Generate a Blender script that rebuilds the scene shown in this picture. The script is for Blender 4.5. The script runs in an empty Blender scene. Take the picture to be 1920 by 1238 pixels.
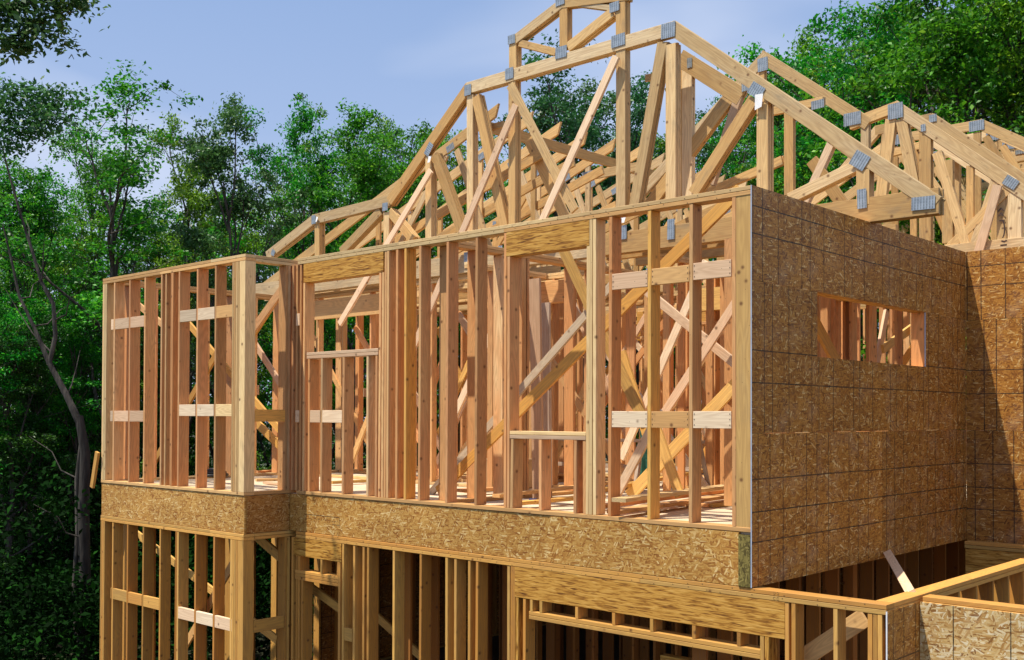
import bpy, math, random
import numpy as np
from mathutils import Vector, Matrix

random.seed(7)
SC = bpy.context.scene
COL = SC.collection
V = Vector

# ------------------------------------------------------------------ camera
F_PX, YAW, PITCH, ROLL = 2008.0, 0.7439, 0.0156, 0.0033
CAM = V((4.3411, -7.525, 0.9146))
SHIFT = 130.34
fw = V((-math.sin(YAW) * math.cos(PITCH), math.cos(YAW) * math.cos(PITCH), math.sin(PITCH)))
r0 = V((math.cos(YAW), math.sin(YAW), 0))
u0 = r0.cross(fw)
rt = r0 * math.cos(ROLL) + u0 * math.sin(ROLL)
up = -r0 * math.sin(ROLL) + u0 * math.cos(ROLL)
cd = bpy.data.cameras.new("camera")
cam = bpy.data.objects.new("camera", cd)
COL.objects.link(cam)
cam.matrix_world = Matrix(((rt.x, up.x, -fw.x, CAM.x), (rt.y, up.y, -fw.y, CAM.y), (rt.z, up.z, -fw.z, CAM.z), (0, 0, 0, 1)))
cd.sensor_fit = 'HORIZONTAL'
cd.sensor_width = 36
cd.lens = F_PX / 1920 * 36
cd.shift_y = SHIFT / 1920
cd.clip_end = 2000
SC.camera = cam


def ray(px, py):
    return fw + rt * ((px - 960) / F_PX) - up * ((py - 619 - SHIFT) / F_PX)


def on(px, py, ax, val):
    """world point on the plane axis=val seen at a pixel of the survey"""
    d = ray(px, py)
    return CAM + d * ((val - CAM[ax]) / d[ax])


def far(px, py, dist):
    return CAM + ray(px, py) * dist


# ------------------------------------------------------------------ materials
def nodes(name):
    m = bpy.data.materials.new(name)
    m.use_nodes = True
    nt = m.node_tree
    b = nt.nodes["Principled BSDF"]
    return m, nt, nt.nodes, nt.links, b


def ramp(N, stops, interp='LINEAR'):
    r = N.new("ShaderNodeValToRGB")
    cr = r.color_ramp
    cr.interpolation = interp
    while len(cr.elements) < len(stops):
        cr.elements.new(0.5)
    for e, (p, c) in zip(cr.elements, stops):
        e.position = p
        e.color = (*c, 1) if len(c) == 3 else c
    return r


def math_n(N, L, op, a, b=None, c=None, clamp=False):
    n = N.new("ShaderNodeMath")
    n.operation = op
    n.use_clamp = clamp
    for i, x in enumerate((a, b, c)):
        if x is None:
            continue
        if isinstance(x, (int, float)):
            n.inputs[i].default_value = x
        else:
            L.new(x, n.inputs[i])
    return n.outputs[0]


def mix(N, L, fac, a, b, mode='MIX'):
    n = N.new("ShaderNodeMix")
    n.data_type = 'RGBA'
    n.blend_type = mode
    n.clamp_factor = True
    for s, x in ((n.inputs[0], fac), (n.inputs[6], a), (n.inputs[7], b)):
        if isinstance(x, (int, float)):
            s.default_value = x
        elif isinstance(x, tuple):
            s.default_value = (*x, 1)
        else:
            L.new(x, s)
    return n.outputs[2]


def wood(name, stops, ring=0.35, dark=0.25, knots=0.8, grey=0.0, rough=0.62, nails=True):
    m, nt, N, L, b = nodes(name)
    tc = N.new("ShaderNodeTexCoord")
    oi = N.new("ShaderNodeObjectInfo")
    off = N.new("ShaderNodeVectorMath"); off.operation = 'SCALE'
    off.inputs[0].default_value = (61.7, 23.1, 37.9)
    L.new(oi.outputs["Random"], off.inputs["Scale"])
    add = N.new("ShaderNodeVectorMath"); add.operation = 'ADD'
    L.new(tc.outputs["Object"], add.inputs[0]); L.new(off.outputs[0], add.inputs[1])
    # growth rings running along the board (local X)
    mp = N.new("ShaderNodeMapping"); mp.inputs["Scale"].default_value = (0.55, 5.0, 5.0)
    L.new(add.outputs[0], mp.inputs[0])
    n1 = N.new("ShaderNodeTexNoise"); n1.inputs["Scale"].default_value = 1.6; n1.inputs["Detail"].default_value = 1.5
    L.new(mp.outputs[0], n1.inputs["Vector"])
    rings = math_n(N, L, 'MULTIPLY', n1.outputs[0], 95.0)
    s = math_n(N, L, 'SINE', rings)
    s = math_n(N, L, 'MULTIPLY_ADD', s, 0.5, 0.5)
    # fine fibre streaks
    mp2 = N.new("ShaderNodeMapping"); mp2.inputs["Scale"].default_value = (1.6, 75, 75)
    L.new(add.outputs[0], mp2.inputs[0])
    n2 = N.new("ShaderNodeTexNoise"); n2.inputs["Scale"].default_value = 1.0; n2.inputs["Detail"].default_value = 3
    L.new(mp2.outputs[0], n2.inputs["Vector"])
    base = ramp(N, stops)
    mp3 = N.new("ShaderNodeMapping"); mp3.inputs["Scale"].default_value = (0.9, 4, 4)
    L.new(add.outputs[0], mp3.inputs[0])
    n3 = N.new("ShaderNodeTexNoise"); n3.inputs["Scale"].default_value = 1.3; n3.inputs["Detail"].default_value = 2
    L.new(mp3.outputs[0], n3.inputs["Vector"])
    pick = math_n(N, L, 'MULTIPLY_ADD', n3.outputs[0], 0.5, -0.25)
    pick = math_n(N, L, 'ADD', pick, oi.outputs["Random"], clamp=True)
    L.new(pick, base.inputs[0])
    c = mix(N, L, math_n(N, L, 'MULTIPLY', s, ring), base.outputs[0], (0.34, 0.155, 0.062), 'MIX')
    st = math_n(N, L, 'SUBTRACT', n2.outputs[0], 0.45)
    st = math_n(N, L, 'MULTIPLY', st, dark * 4, clamp=True)
    c = mix(N, L, st, c, (0.30, 0.14, 0.06))
    # board-to-board value
    w = N.new("ShaderNodeTexWhiteNoise"); w.noise_dimensions = '1D'
    L.new(oi.outputs["Random"], w.inputs["W"])
    hv = N.new("ShaderNodeHueSaturation")
    L.new(c, hv.inputs["Color"])
    L.new(math_n(N, L, 'MULTIPLY_ADD', w.outputs[0], 0.46, 0.68), hv.inputs["Value"])
    c = hv.outputs[0]
    # knots
    vo = N.new("ShaderNodeTexVoronoi"); vo.inputs["Scale"].default_value = 6.5
    L.new(add.outputs[0], vo.inputs["Vector"])
    k = ramp(N, [(0.0, (1, 1, 1)), (0.055, (1, 1, 1)), (0.12, (0.25, 0.25, 0.25)), (0.17, (0, 0, 0))])
    L.new(vo.outputs["Distance"], k.inputs[0])
    kk = math_n(N, L, 'MULTIPLY', k.outputs[0], knots)
    c = mix(N, L, kk, c, (0.13, 0.05, 0.02))
    if nails:
        v2 = N.new("ShaderNodeTexVoronoi"); v2.inputs["Scale"].default_value = 17
        L.new(add.outputs[0], v2.inputs["Vector"])
        k2 = math_n(N, L, 'LESS_THAN', v2.outputs["Distance"], 0.055)
        c = mix(N, L, math_n(N, L, 'MULTIPLY', k2, 0.75), c, (0.05, 0.03, 0.02))
    if grey:
        n4 = N.new("ShaderNodeTexNoise"); n4.inputs["Scale"].default_value = 2.2; n4.inputs["Detail"].default_value = 6
        n4.inputs["Roughness"].default_value = 0.65
        mp4 = N.new("ShaderNodeMapping"); mp4.inputs["Scale"].default_value = (1.0, 3, 3)
        L.new(add.outputs[0], mp4.inputs[0]); L.new(mp4.outputs[0], n4.inputs["Vector"])
        g = math_n(N, L, 'SUBTRACT', n4.outputs[0], 0.56)
        g = math_n(N, L, 'MULTIPLY', g, 6 * grey, clamp=True)
        g = math_n(N, L, 'MULTIPLY', g, 0.6)
        c = mix(N, L, g, c, (0.19, 0.16, 0.12))
    L.new(c, b.inputs["Base Color"])
    b.inputs["Roughness"].default_value = rough
    b.inputs["Specular IOR Level"].default_value = 0.25
    bp = N.new("ShaderNodeBump"); bp.inputs["Strength"].default_value = 0.25; bp.inputs["Distance"].default_value = 0.002
    L.new(n2.outputs[0], bp.inputs["Height"]); L.new(bp.outputs[0], b.inputs["Normal"])
    return m


M = {}
M['fir'] = wood("fir_stud_wood", [(0.0, (0.76, 0.34, 0.125)), (0.22, (0.80, 0.41, 0.165)), (0.45, (0.83, 0.50, 0.22)), (0.65, (0.79, 0.37, 0.155)), (0.85, (0.82, 0.45, 0.20)), (1.0, (0.88, 0.63, 0.34))], ring=0.28, dark=0.22)
M['fir2'] = wood("fir_stud_wood_golden", [(0.0, (0.75, 0.38, 0.085)), (0.35, (0.80, 0.44, 0.105)), (0.7, (0.82, 0.49, 0.14)), (1.0, (0.84, 0.55, 0.18))], ring=0.28, dark=0.24)
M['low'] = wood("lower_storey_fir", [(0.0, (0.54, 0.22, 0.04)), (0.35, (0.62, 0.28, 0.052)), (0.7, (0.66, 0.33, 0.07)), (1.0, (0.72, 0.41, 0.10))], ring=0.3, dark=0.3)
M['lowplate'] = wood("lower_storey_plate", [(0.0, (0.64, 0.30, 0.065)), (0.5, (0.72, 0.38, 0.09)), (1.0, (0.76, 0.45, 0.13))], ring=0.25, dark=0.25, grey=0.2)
M['lowdark'] = wood('shaded_lower_fir', [(0.0, (0.40, 0.14, 0.026)), (1.0, (0.54, 0.22, 0.04))], ring=0.3, dark=0.3)  # darker copy of the lower fir, shade of the rooms put into its colour
M['truss'] = wood("weathered_pine", [(0.0, (0.66, 0.40, 0.15)), (0.4, (0.74, 0.49, 0.21)), (0.75, (0.79, 0.56, 0.28)), (1.0, (0.85, 0.66, 0.40))], ring=0.26, dark=0.28, grey=0.85)
M['pale'] = wood("pale_pink_pine", [(0.0, (0.82, 0.53, 0.33)), (0.5, (0.85, 0.61, 0.40)), (1.0, (0.88, 0.71, 0.50))], ring=0.2, dark=0.14)
M['plate'] = wood("plate_lumber", [(0.0, (0.78, 0.43, 0.16)), (0.5, (0.83, 0.53, 0.23)), (1.0, (0.86, 0.64, 0.33))], ring=0.22, dark=0.2, grey=0.15)
M['post'] = wood("yellow_post_lumber", [(0.0, (0.78, 0.47, 0.16)), (1.0, (0.84, 0.56, 0.23))], ring=0.22, dark=0.2, grey=0.3)
M['grey'] = wood("grey_old_board", [(0.0, (0.42, 0.36, 0.30)), (1.0, (0.55, 0.46, 0.37))], ring=0.25, dark=0.3, grey=0.6)


def psl():
    m, nt, N, L, b = nodes("parallel_strand_lumber")
    tc = N.new("ShaderNodeTexCoord"); oi = N.new("ShaderNodeObjectInfo")
    off = N.new("ShaderNodeVectorMath"); off.operation = 'SCALE'; off.inputs[0].default_value = (31.7, 13.1, 17.9)
    L.new(oi.outputs["Random"], off.inputs["Scale"])
    add = N.new("ShaderNodeVectorMath"); L.new(tc.outputs["Object"], add.inputs[0]); L.new(off.outputs[0], add.inputs[1])
    rot = N.new("ShaderNodeMapping"); rot.inputs["Rotation"].default_value = (0, 0.07, 0); rot.inputs["Scale"].default_value = (5.2, 58, 58)
    L.new(add.outputs[0], rot.inputs[0])
    n = N.new("ShaderNodeTexNoise"); n.inputs["Scale"].default_value = 1; n.inputs["Detail"].default_value = 4; n.inputs["Distortion"].default_value = 1.1
    L.new(rot.outputs[0], n.inputs["Vector"])
    r = ramp(N, [(0.31, (0.11, 0.038, 0.008)), (0.42, (0.36, 0.155, 0.022)), (0.52, (0.54, 0.27, 0.048)), (0.66, (0.64, 0.35, 0.08)), (0.8, (0.72, 0.46, 0.15))])
    L.new(n.outputs[0], r.inputs[0])
    L.new(r.outputs[0], b.inputs["Base Color"])
    b.inputs["Roughness"].default_value = 0.6; b.inputs["Specular IOR Level"].default_value = 0.3
    bp = N.new("ShaderNodeBump"); bp.inputs["Strength"].default_value = 0.6; bp.inputs["Distance"].default_value = 0.004
    L.new(n.outputs[0], bp.inputs["Height"]); L.new(bp.outputs[0], b.inputs["Normal"])
    return m


M['psl'] = psl()


def osb(name, pal, lines=None, weather=0.0, scale=1.0, angle_spread=1.0):
    """oriented strand board: three layers of strands, each cell of each layer turned its own way"""
    m, nt, N, L, b = nodes(name)
    tc = N.new("ShaderNodeTexCoord")
    obj = tc.outputs["Object"]         # panels keep world-sized object coordinates in their own plane (x,z)
    sep = N.new("ShaderNodeSeparateXYZ"); L.new(obj, sep.inputs[0])
    flat = N.new("ShaderNodeCombineXYZ"); L.new(sep.outputs[0], flat.inputs[0]); L.new(sep.outputs[2], flat.inputs[1])
    oi = N.new("ShaderNodeObjectInfo")
    col = None
    hgt = None
    for k, (deg, st) in enumerate(((8, (13, 62)), (-38, (15, 80)), (52, (14, 70)), (-14, (12, 75)), (78, (18, 90)), (26, (13, 85)), (-62, (17, 95)), (-4, (20, 120)))):
        m2 = N.new("ShaderNodeMapping"); m2.vector_type = 'POINT'
        m2.inputs["Location"].default_value = (13.7 * k + 1.3, 7.9 * k, 0)
        m2.inputs["Rotation"].default_value = (0, 0, math.radians(deg))
        m2.inputs["Scale"].default_value = (1, 1, 1)
        L.new(flat.outputs[0], m2.inputs[0])
        m3 = N.new("ShaderNodeMapping"); m3.inputs["Scale"].default_value = (st[0] / scale, st[1] / scale, 1)
        L.new(m2.outputs[0], m3.inputs[0])
        v2 = N.new("ShaderNodeTexVoronoi"); v2.voronoi_dimensions = '2D'; v2.inputs["Scale"].default_value = 1
        L.new(m3.outputs[0], v2.inputs["Vector"])
        s2 = N.new("ShaderNodeSeparateColor"); L.new(v2.outputs["Color"], s2.inputs[0])
        r = ramp(N, pal)
        L.new(s2.outputs[0], r.inputs[0])
        if col is None:
            col, hgt = r.outputs[0], s2.outputs[1]
        else:
            gate = math_n(N, L, 'GREATER_THAN', s2.outputs[2], 0.72)
            col = mix(N, L, gate, col, r.outputs[0])
            mh = N.new("ShaderNodeMix"); L.new(gate, mh.inputs[0]); L.new(hgt, mh.inputs[2]); L.new(s2.outputs[1], mh.inputs[3])
            hgt = mh.outputs[0]
    big = N.new("ShaderNodeTexNoise"); big.inputs["Scale"].default_value = 1.4; big.inputs["Detail"].default_value = 5
    L.new(obj, big.inputs["Vector"])
    hv = N.new("ShaderNodeHueSaturation"); L.new(col, hv.inputs["Color"])
    val = math_n(N, L, 'MULTIPLY_ADD', big.outputs[0], 0.55, 0.70)
    val = math_n(N, L, 'ADD', val, math_n(N, L, 'MULTIPLY_ADD', oi.outputs["Random"], 0.34, -0.17))
    L.new(val, hv.inputs["Value"])
    col = hv.outputs[0]
    if weather:
        nw = N.new("ShaderNodeTexNoise"); nw.inputs["Scale"].default_value = 3.2; nw.inputs["Detail"].default_value = 7; nw.inputs["Roughness"].default_value = 0.7
        L.new(obj, nw.inputs["Vector"])
        g = math_n(N, L, 'MULTIPLY', math_n(N, L, 'SUBTRACT', nw.outputs[0], 0.5), 5, clamp=True)
        g = math_n(N, L, 'MULTIPLY', g, weather)
        col = mix(N, L, g, col, mix(N, L, 0.45, col, (0.52, 0.42, 0.30)))
    if lines:
        # ink lines snapped on the panel: (axis output, [positions of repeats], period)
        tot = None
        wob = N.new("ShaderNodeTexNoise"); wob.inputs["Scale"].default_value = 0.8
        L.new(obj, wob.inputs["Vector"])
        for ax, phase, per, hw in lines:
            v = math_n(N, L, 'MULTIPLY_ADD', wob.outputs[0], 0.012, sep.outputs[ax])
            q = math_n(N, L, 'ADD', v, -phase)
            q = math_n(N, L, 'DIVIDE', q, per)
            q = math_n(N, L, 'FRACT', q)
            q = math_n(N, L, 'SUBTRACT', q, 0.5)
            q = math_n(N, L, 'ABSOLUTE', q)
            q = math_n(N, L, 'GREATER_THAN', q, 0.5 - hw / per)
            tot = q if tot is None else math_n(N, L, 'MAXIMUM', tot, q)
        nb = N.new("ShaderNodeTexNoise"); nb.inputs["Scale"].default_value = 9
        L.new(obj, nb.inputs["Vector"])
        tot = math_n(N, L, 'MULTIPLY', tot, math_n(N, L, 'MULTIPLY_ADD', nb.outputs[0], 0.9, 0.35, clamp=True))
        col = mix(N, L, tot, col, (0.018, 0.014, 0.012))
    L.new(col, b.inputs["Base Color"])
    b.inputs["Roughness"].default_value = 0.55; b.inputs["Specular IOR Level"].default_value = 0.35
    bp = N.new("ShaderNodeBump"); bp.inputs["Strength"].default_value = 0.5; bp.inputs["Distance"].default_value = 0.003
    L.new(hgt, bp.inputs["Height"]); L.new(bp.outputs[0], b.inputs["Normal"])
    return m


PAL_GOLD = [(0.0, (0.28, 0.10, 0.016)), (0.22, (0.44, 0.195, 0.037)), (0.55, (0.56, 0.29, 0.067)), (0.85, (0.64, 0.37, 0.105)), (1.0, (0.84, 0.60, 0.27))]
PAL_BROWN = [(0.0, (0.18, 0.060, 0.009)), (0.25, (0.32, 0.118, 0.017)), (0.6, (0.44, 0.182, 0.028)), (0.9, (0.53, 0.245, 0.046)), (1.0, (0.76, 0.50, 0.20))]
PAL_PALE = [(0.0, (0.22, 0.09, 0.02)), (0.2, (0.46, 0.24, 0.07)), (0.5, (0.62, 0.41, 0.16)), (0.8, (0.72, 0.54, 0.28)), (1.0, (0.80, 0.68, 0.46))]
M['osb_band'] = osb("golden_strand_board", PAL_GOLD, scale=1.2)
M['osb_band2'] = osb("shaded_strand_board", [(p, (c[0] * .8, c[1] * .72, c[2] * .7)) for p, c in PAL_GOLD])  # gold palette darkened for the bay return, its shade painted into the colour
M['osb_low'] = osb("brown_strand_board_a", PAL_BROWN, lines=[(0, 0.10, 0.4064, .0055), (0, 0.29, 0.8128, .0055), (2, 0.36, 1.2192, .0055), (2, 0.60, 1.2192, .0055), (2, 0.86, 1.2192, .0055)], weather=0.5, scale=1.15)
M['osb_mid'] = osb("brown_strand_board_b", PAL_BROWN, lines=[(0, 0.20, 0.4064, .0055), (0, 0.33, 0.8128, .0055), (2, 0.41, 1.2192, .0055), (2, 0.67, 1.2192, .0055)], weather=0.4, scale=1.15)
M['osb_top'] = osb("brown_strand_board_c", PAL_BROWN, lines=[(0, 0.02, 0.4064, .0055), (0, 0.17, 0.8128, .0055), (2, 0.38, 1.2192, .0055), (2, 0.60, 1.2192, .0055)], weather=0.45, scale=1.15)
M['osb_pale'] = osb("pale_strand_board", PAL_PALE, lines=[(0, 0.27, 0.4064, .0045), (2, 0.55, 1.2192, .004)], weather=0.6, scale=1.25)


def simple(name, colr, rough=0.6, metal=0.0, noise=0.15, ns=6.0):
    m, nt, N, L, b = nodes(name)
    n = N.new("ShaderNodeTexNoise"); n.inputs["Scale"].default_value = ns; n.inputs["Detail"].default_value = 5
    tc = N.new("ShaderNodeTexCoord"); L.new(tc.outputs["Object"], n.inputs["Vector"])
    r = ramp(N, [(0.3, tuple(c * (1 - noise) for c in colr)), (0.7, tuple(min(1, c * (1 + noise)) for c in colr))])
    L.new(n.outputs[0], r.inputs[0]); L.new(r.outputs[0], b.inputs["Base Color"])
    b.inputs["Roughness"].default_value = rough; b.inputs["Metallic"].default_value = metal
    return m


def plate_metal():
    m, nt, N, L, b = nodes("punched_galvanised_steel")
    tc = N.new("ShaderNodeTexCoord"); sep = N.new("ShaderNodeSeparateXYZ"); L.new(tc.outputs["Object"], sep.inputs[0])
    # rows of punched slots: object x across, z along
    fx = math_n(N, L, 'MULTIPLY', sep.outputs[0], 2 * math.pi / 0.027)
    sx = math_n(N, L, 'SINE', fx)
    fz = math_n(N, L, 'MULTIPLY', sep.outputs[2], 2 * math.pi / 0.026)
    sz = math_n(N, L, 'SINE', fz)
    a = math_n(N, L, 'GREATER_THAN', sx, 0.35)
    c = math_n(N, L, 'GREATER_THAN', sz, -0.93)
    d = math_n(N, L, 'MULTIPLY', a, c)
    nz = N.new("ShaderNodeTexNoise"); nz.inputs["Scale"].default_value = 18; nz.inputs["Detail"].default_value = 3
    L.new(tc.outputs["Object"], nz.inputs["Vector"])
    r = ramp(N, [(0.3, (0.27, 0.32, 0.37)), (0.7, (0.46, 0.52, 0.57))]); L.new(nz.outputs[0], r.inputs[0])
    col = mix(N, L, math_n(N, L, 'MULTIPLY', d, 0.55), r.outputs[0], (0.07, 0.075, 0.08))
    L.new(col, b.inputs["Base Color"])
    b.inputs["Metallic"].default_value = 0.45; b.inputs["Roughness"].default_value = 0.42
    bp = N.new("ShaderNodeBump"); bp.inputs["Strength"].default_value = 0.3; bp.inputs["Distance"].default_value = 0.002; bp.invert = True
    L.new(d, bp.inputs["Height"]); L.new(bp.outputs[0], b.inputs["Normal"])
    return m


M['steel'] = plate_metal()
M['tag'] = simple("white_paper", (0.78, 0.78, 0.80), 0.7, 0, 0.08)
M['card'] = simple("brown_cardboard", (0.50, 0.33, 0.17), 0.8, 0, 0.1)
M['tape'] = simple("dark_tape", (0.28, 0.17, 0.09), 0.4)
M['red'] = simple("red_ink", (0.55, 0.06, 0.03), 0.6)
M['ink'] = simple("dark_ink", (0.06, 0.03, 0.02), 0.6)
M['blue'] = simple("blue_plastic", (0.02, 0.16, 0.50), 0.35)
M['black'] = simple("black_rubber_hose", (0.02, 0.02, 0.02), 0.4)
M['green'] = simple("green_strap_cloth", (0.01, 0.10, 0.07), 0.7)
M['treated'] = None
M['alu'] = simple("dull_aluminium", (0.55, 0.56, 0.58), 0.4, 0.6)
M['edge'] = simple("blue_grey_sealed_edge", (0.42, 0.46, 0.56), 0.7)
M['deckwood'] = simple("subfloor_panel", (0.66, 0.52, 0.36), 0.7, 0, 0.22, 3.0)
M['concrete'] = simple("concrete_slab", (0.09, 0.08, 0.07), 0.85, 0, 0.2, 1.5)
M['treated'] = osb("green_treated_block", [(0.0, (0.07, 0.05, 0.012)), (0.5, (0.16, 0.125, 0.03)), (1.0, (0.27, 0.21, 0.06))])

# bark / leaves
def bark(name, c1, c2):
    m, nt, N, L, b = nodes(name)
    tc = N.new("ShaderNodeTexCoord")
    mp = N.new("ShaderNodeMapping"); mp.inputs["Scale"].default_value = (9, 9, 1.6); L.new(tc.outputs["Object"], mp.inputs[0])
    n = N.new("ShaderNodeTexNoise"); n.inputs["Scale"].default_value = 1.5; n.inputs["Detail"].default_value = 6; L.new(mp.outputs[0], n.inputs["Vector"])
    r = ramp(N, [(0.35, c1), (0.65, c2)]); L.new(n.outputs[0], r.inputs[0]); L.new(r.outputs[0], b.inputs["Base Color"])
    b.inputs["Roughness"].default_value = 0.9
    bp = N.new("ShaderNodeBump"); bp.inputs["Distance"].default_value = 0.03; L.new(n.outputs[0], bp.inputs["Height"]); L.new(bp.outputs[0], b.inputs["Normal"])
    return m


M['bark'] = bark("dark_bark", (0.025, 0.02, 0.016), (0.10, 0.085, 0.07))
M['bark_pale'] = bark("grey_bark", (0.014, 0.011, 0.009), (0.05, 0.042, 0.035))


def leaves(name, pal, trans=0.35):
    m, nt, N, L, b = nodes(name)
    g = N.new("ShaderNodeNewGeometry")
    oi = N.new("ShaderNodeObjectInfo")
    r = ramp(N, pal)
    L.new(g.outputs["Random Per Island"], r.inputs[0])
    tc = N.new("ShaderNodeTexCoord")
    n = N.new("ShaderNodeTexNoise"); n.inputs["Scale"].default_value = 0.55; n.inputs["Detail"].default_value = 3
    L.new(tc.outputs["Object"], n.inputs["Vector"])
    hv = N.new("ShaderNodeHueSaturation"); L.new(r.outputs[0], hv.inputs["Color"])
    L.new(math_n(N, L, 'MULTIPLY_ADD', n.outputs[0], 2.6, 0.0), hv.inputs["Value"])  # broad noise paints dark areas and sunlit highlights into the leaf colour
    L.new(math_n(N, L, 'MULTIPLY_ADD', oi.outputs["Random"], 0.07, 0.465), hv.inputs["Hue"])
    L.new(hv.outputs[0], b.inputs["Base Color"])
    b.inputs["Roughness"].default_value = 0.45; b.inputs["Specular IOR Level"].default_value = 0.35
    tr = N.new("ShaderNodeBsdfTranslucent")
    hv2 = N.new("ShaderNodeHueSaturation"); hv2.inputs["Value"].default_value = 1.5; hv2.inputs["Hue"].default_value = 0.49
    L.new(hv.outputs[0], hv2.inputs["Color"]); L.new(hv2.outputs[0], tr.inputs["Color"])
    mx = N.new("ShaderNodeMixShader"); mx.inputs[0].default_value = trans
    L.new(b.outputs[0], mx.inputs[1]); L.new(tr.outputs[0], mx.inputs[2])
    L.new(mx.outputs[0], nt.nodes["Material Output"].inputs["Surface"])
    return m


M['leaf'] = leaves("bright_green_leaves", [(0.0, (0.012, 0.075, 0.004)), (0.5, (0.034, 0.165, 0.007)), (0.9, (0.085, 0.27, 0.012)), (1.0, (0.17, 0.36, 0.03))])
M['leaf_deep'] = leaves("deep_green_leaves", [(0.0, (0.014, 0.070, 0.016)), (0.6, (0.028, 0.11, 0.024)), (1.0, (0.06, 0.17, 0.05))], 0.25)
M['leaf_shade'] = leaves("shaded_green_leaves", [(0.0, (0.005, 0.032, 0.002)), (0.6, (0.013, 0.07, 0.004)), (1.0, (0.045, 0.15, 0.012))], 0.25)  # darker copy of the leaf greens, the wood's shade put into the colour

M['leaf_dark'] = leaves('shaded_undergrowth_leaves', [(0.0, (0.002, 0.008, 0.001)), (0.7, (0.004, 0.018, 0.002)), (1.0, (0.012, 0.05, 0.004))], 0.1)  # near-black greens: canopy shade over the undergrowth is painted in
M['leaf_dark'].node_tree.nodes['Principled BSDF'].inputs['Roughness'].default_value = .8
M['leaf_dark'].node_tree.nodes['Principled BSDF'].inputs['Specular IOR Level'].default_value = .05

# ------------------------------------------------------------------ object helpers
def thing(name, label, cat, loc=(0, 0, 0), group=None):
    o = bpy.data.objects.new(name, None); COL.objects.link(o)
    o.location = loc; o.empty_display_size = 0.2
    o["label"] = label; o["category"] = cat
    if group:
        o["group"] = group
    return o


def tag(o, label, cat, group=None, kind=None):
    if label: o["label"] = label
    if cat: o["category"] = cat
    if group: o["group"] = group
    if kind: o["kind"] = kind
    return o


def link(name, me, parent=None, mat=None, mw=None):
    o = bpy.data.objects.new(name, me); COL.objects.link(o)
    if mat is not None and not me.materials:
        me.materials.append(mat)
    mw = mw or Matrix.Identity(4)
    if parent is not None:
        o.parent = parent
        base = Matrix.Identity(4); q = parent
        while q is not None:
            base = q.matrix_basis @ base
            q = q.parent
        o.matrix_basis = base.inverted() @ mw
    else:
        o.matrix_basis = mw
    return o


def boxes_mesh(name, bl):
    """bl: list of (lo, hi) boxes"""
    vs, fs = [], []
    for lo, hi in bl:
        n = len(vs)
        for x in (lo[0], hi[0]):
            for y in (lo[1], hi[1]):
                for z in (lo[2], hi[2]):
                    vs.append((x, y, z))
        for f in ((0, 1, 3, 2), (4, 6, 7, 5), (0, 4, 5, 1), (2, 3, 7, 6), (0, 2, 6, 4), (1, 5, 7, 3)):
            fs.append([n + i for i in f])
    me = bpy.data.meshes.new(name); me.from_pydata(vs, [], fs); me.update()
    return me


def board(name, parent, p0, p1, w, t, wdir, mat, plies=1, cut0=0.0, cut1=0.0):
    """a timber from p0 to p1 (centre line); width w along wdir, thickness t across.
    plies: laid side by side across the thickness; cut0/cut1 shear the two ends along the width"""
    p0, p1 = V(p0), V(p1)
    X = (p1 - p0); ln = X.length; X.normalize()
    Z = V(wdir); Z = (Z - X * Z.dot(X)).normalized()
    Y = Z.cross(X)
    vs, fs = [], []
    for k in range(plies):
        g_ = .0012 if plies == 1 else .0032
        ya = -t * plies / 2 + k * t + g_; yb = ya + t - 2 * g_
        j0 = random.uniform(-.012, .012) if plies > 1 and k else 0
        j1 = random.uniform(-.012, .012) if plies > 1 and k else 0
        jz = random.uniform(-.007, .007) if plies > 1 and k else 0
        n = len(vs); h = w / 2; e = 0.0022
        # chamfered cross-section
        prof = [(ya + e, -h), (yb - e, -h), (yb, -h + e), (yb, h - e), (yb - e, h), (ya + e, h), (ya, h - e), (ya, -h + e)]
        for (y, z) in prof:
            vs.append((-ln / 2 + j0 + cut0 * z, y, z + jz))
        for (y, z) in prof:
            vs.append((ln / 2 + j1 + cut1 * z, y, z + jz))
        for i in range(8):
            fs.append((n + i, n + (i + 1) % 8, n + 8 + (i + 1) % 8, n + 8 + i))
        fs.append(tuple(n + i for i in reversed(range(8)))); fs.append(tuple(n + 8 + i for i in range(8)))
    me = bpy.data.meshes.new(name); me.from_pydata(vs, [], fs); me.update()
    c = (p0 + p1) / 2
    mw = Matrix(((X.x, Y.x, Z.x, c.x), (X.y, Y.y, Z.y, c.y), (X.z, Y.z, Z.z, c.z), (0, 0, 0, 1)))
    return link(name, me, parent, mat, mw)


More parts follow.
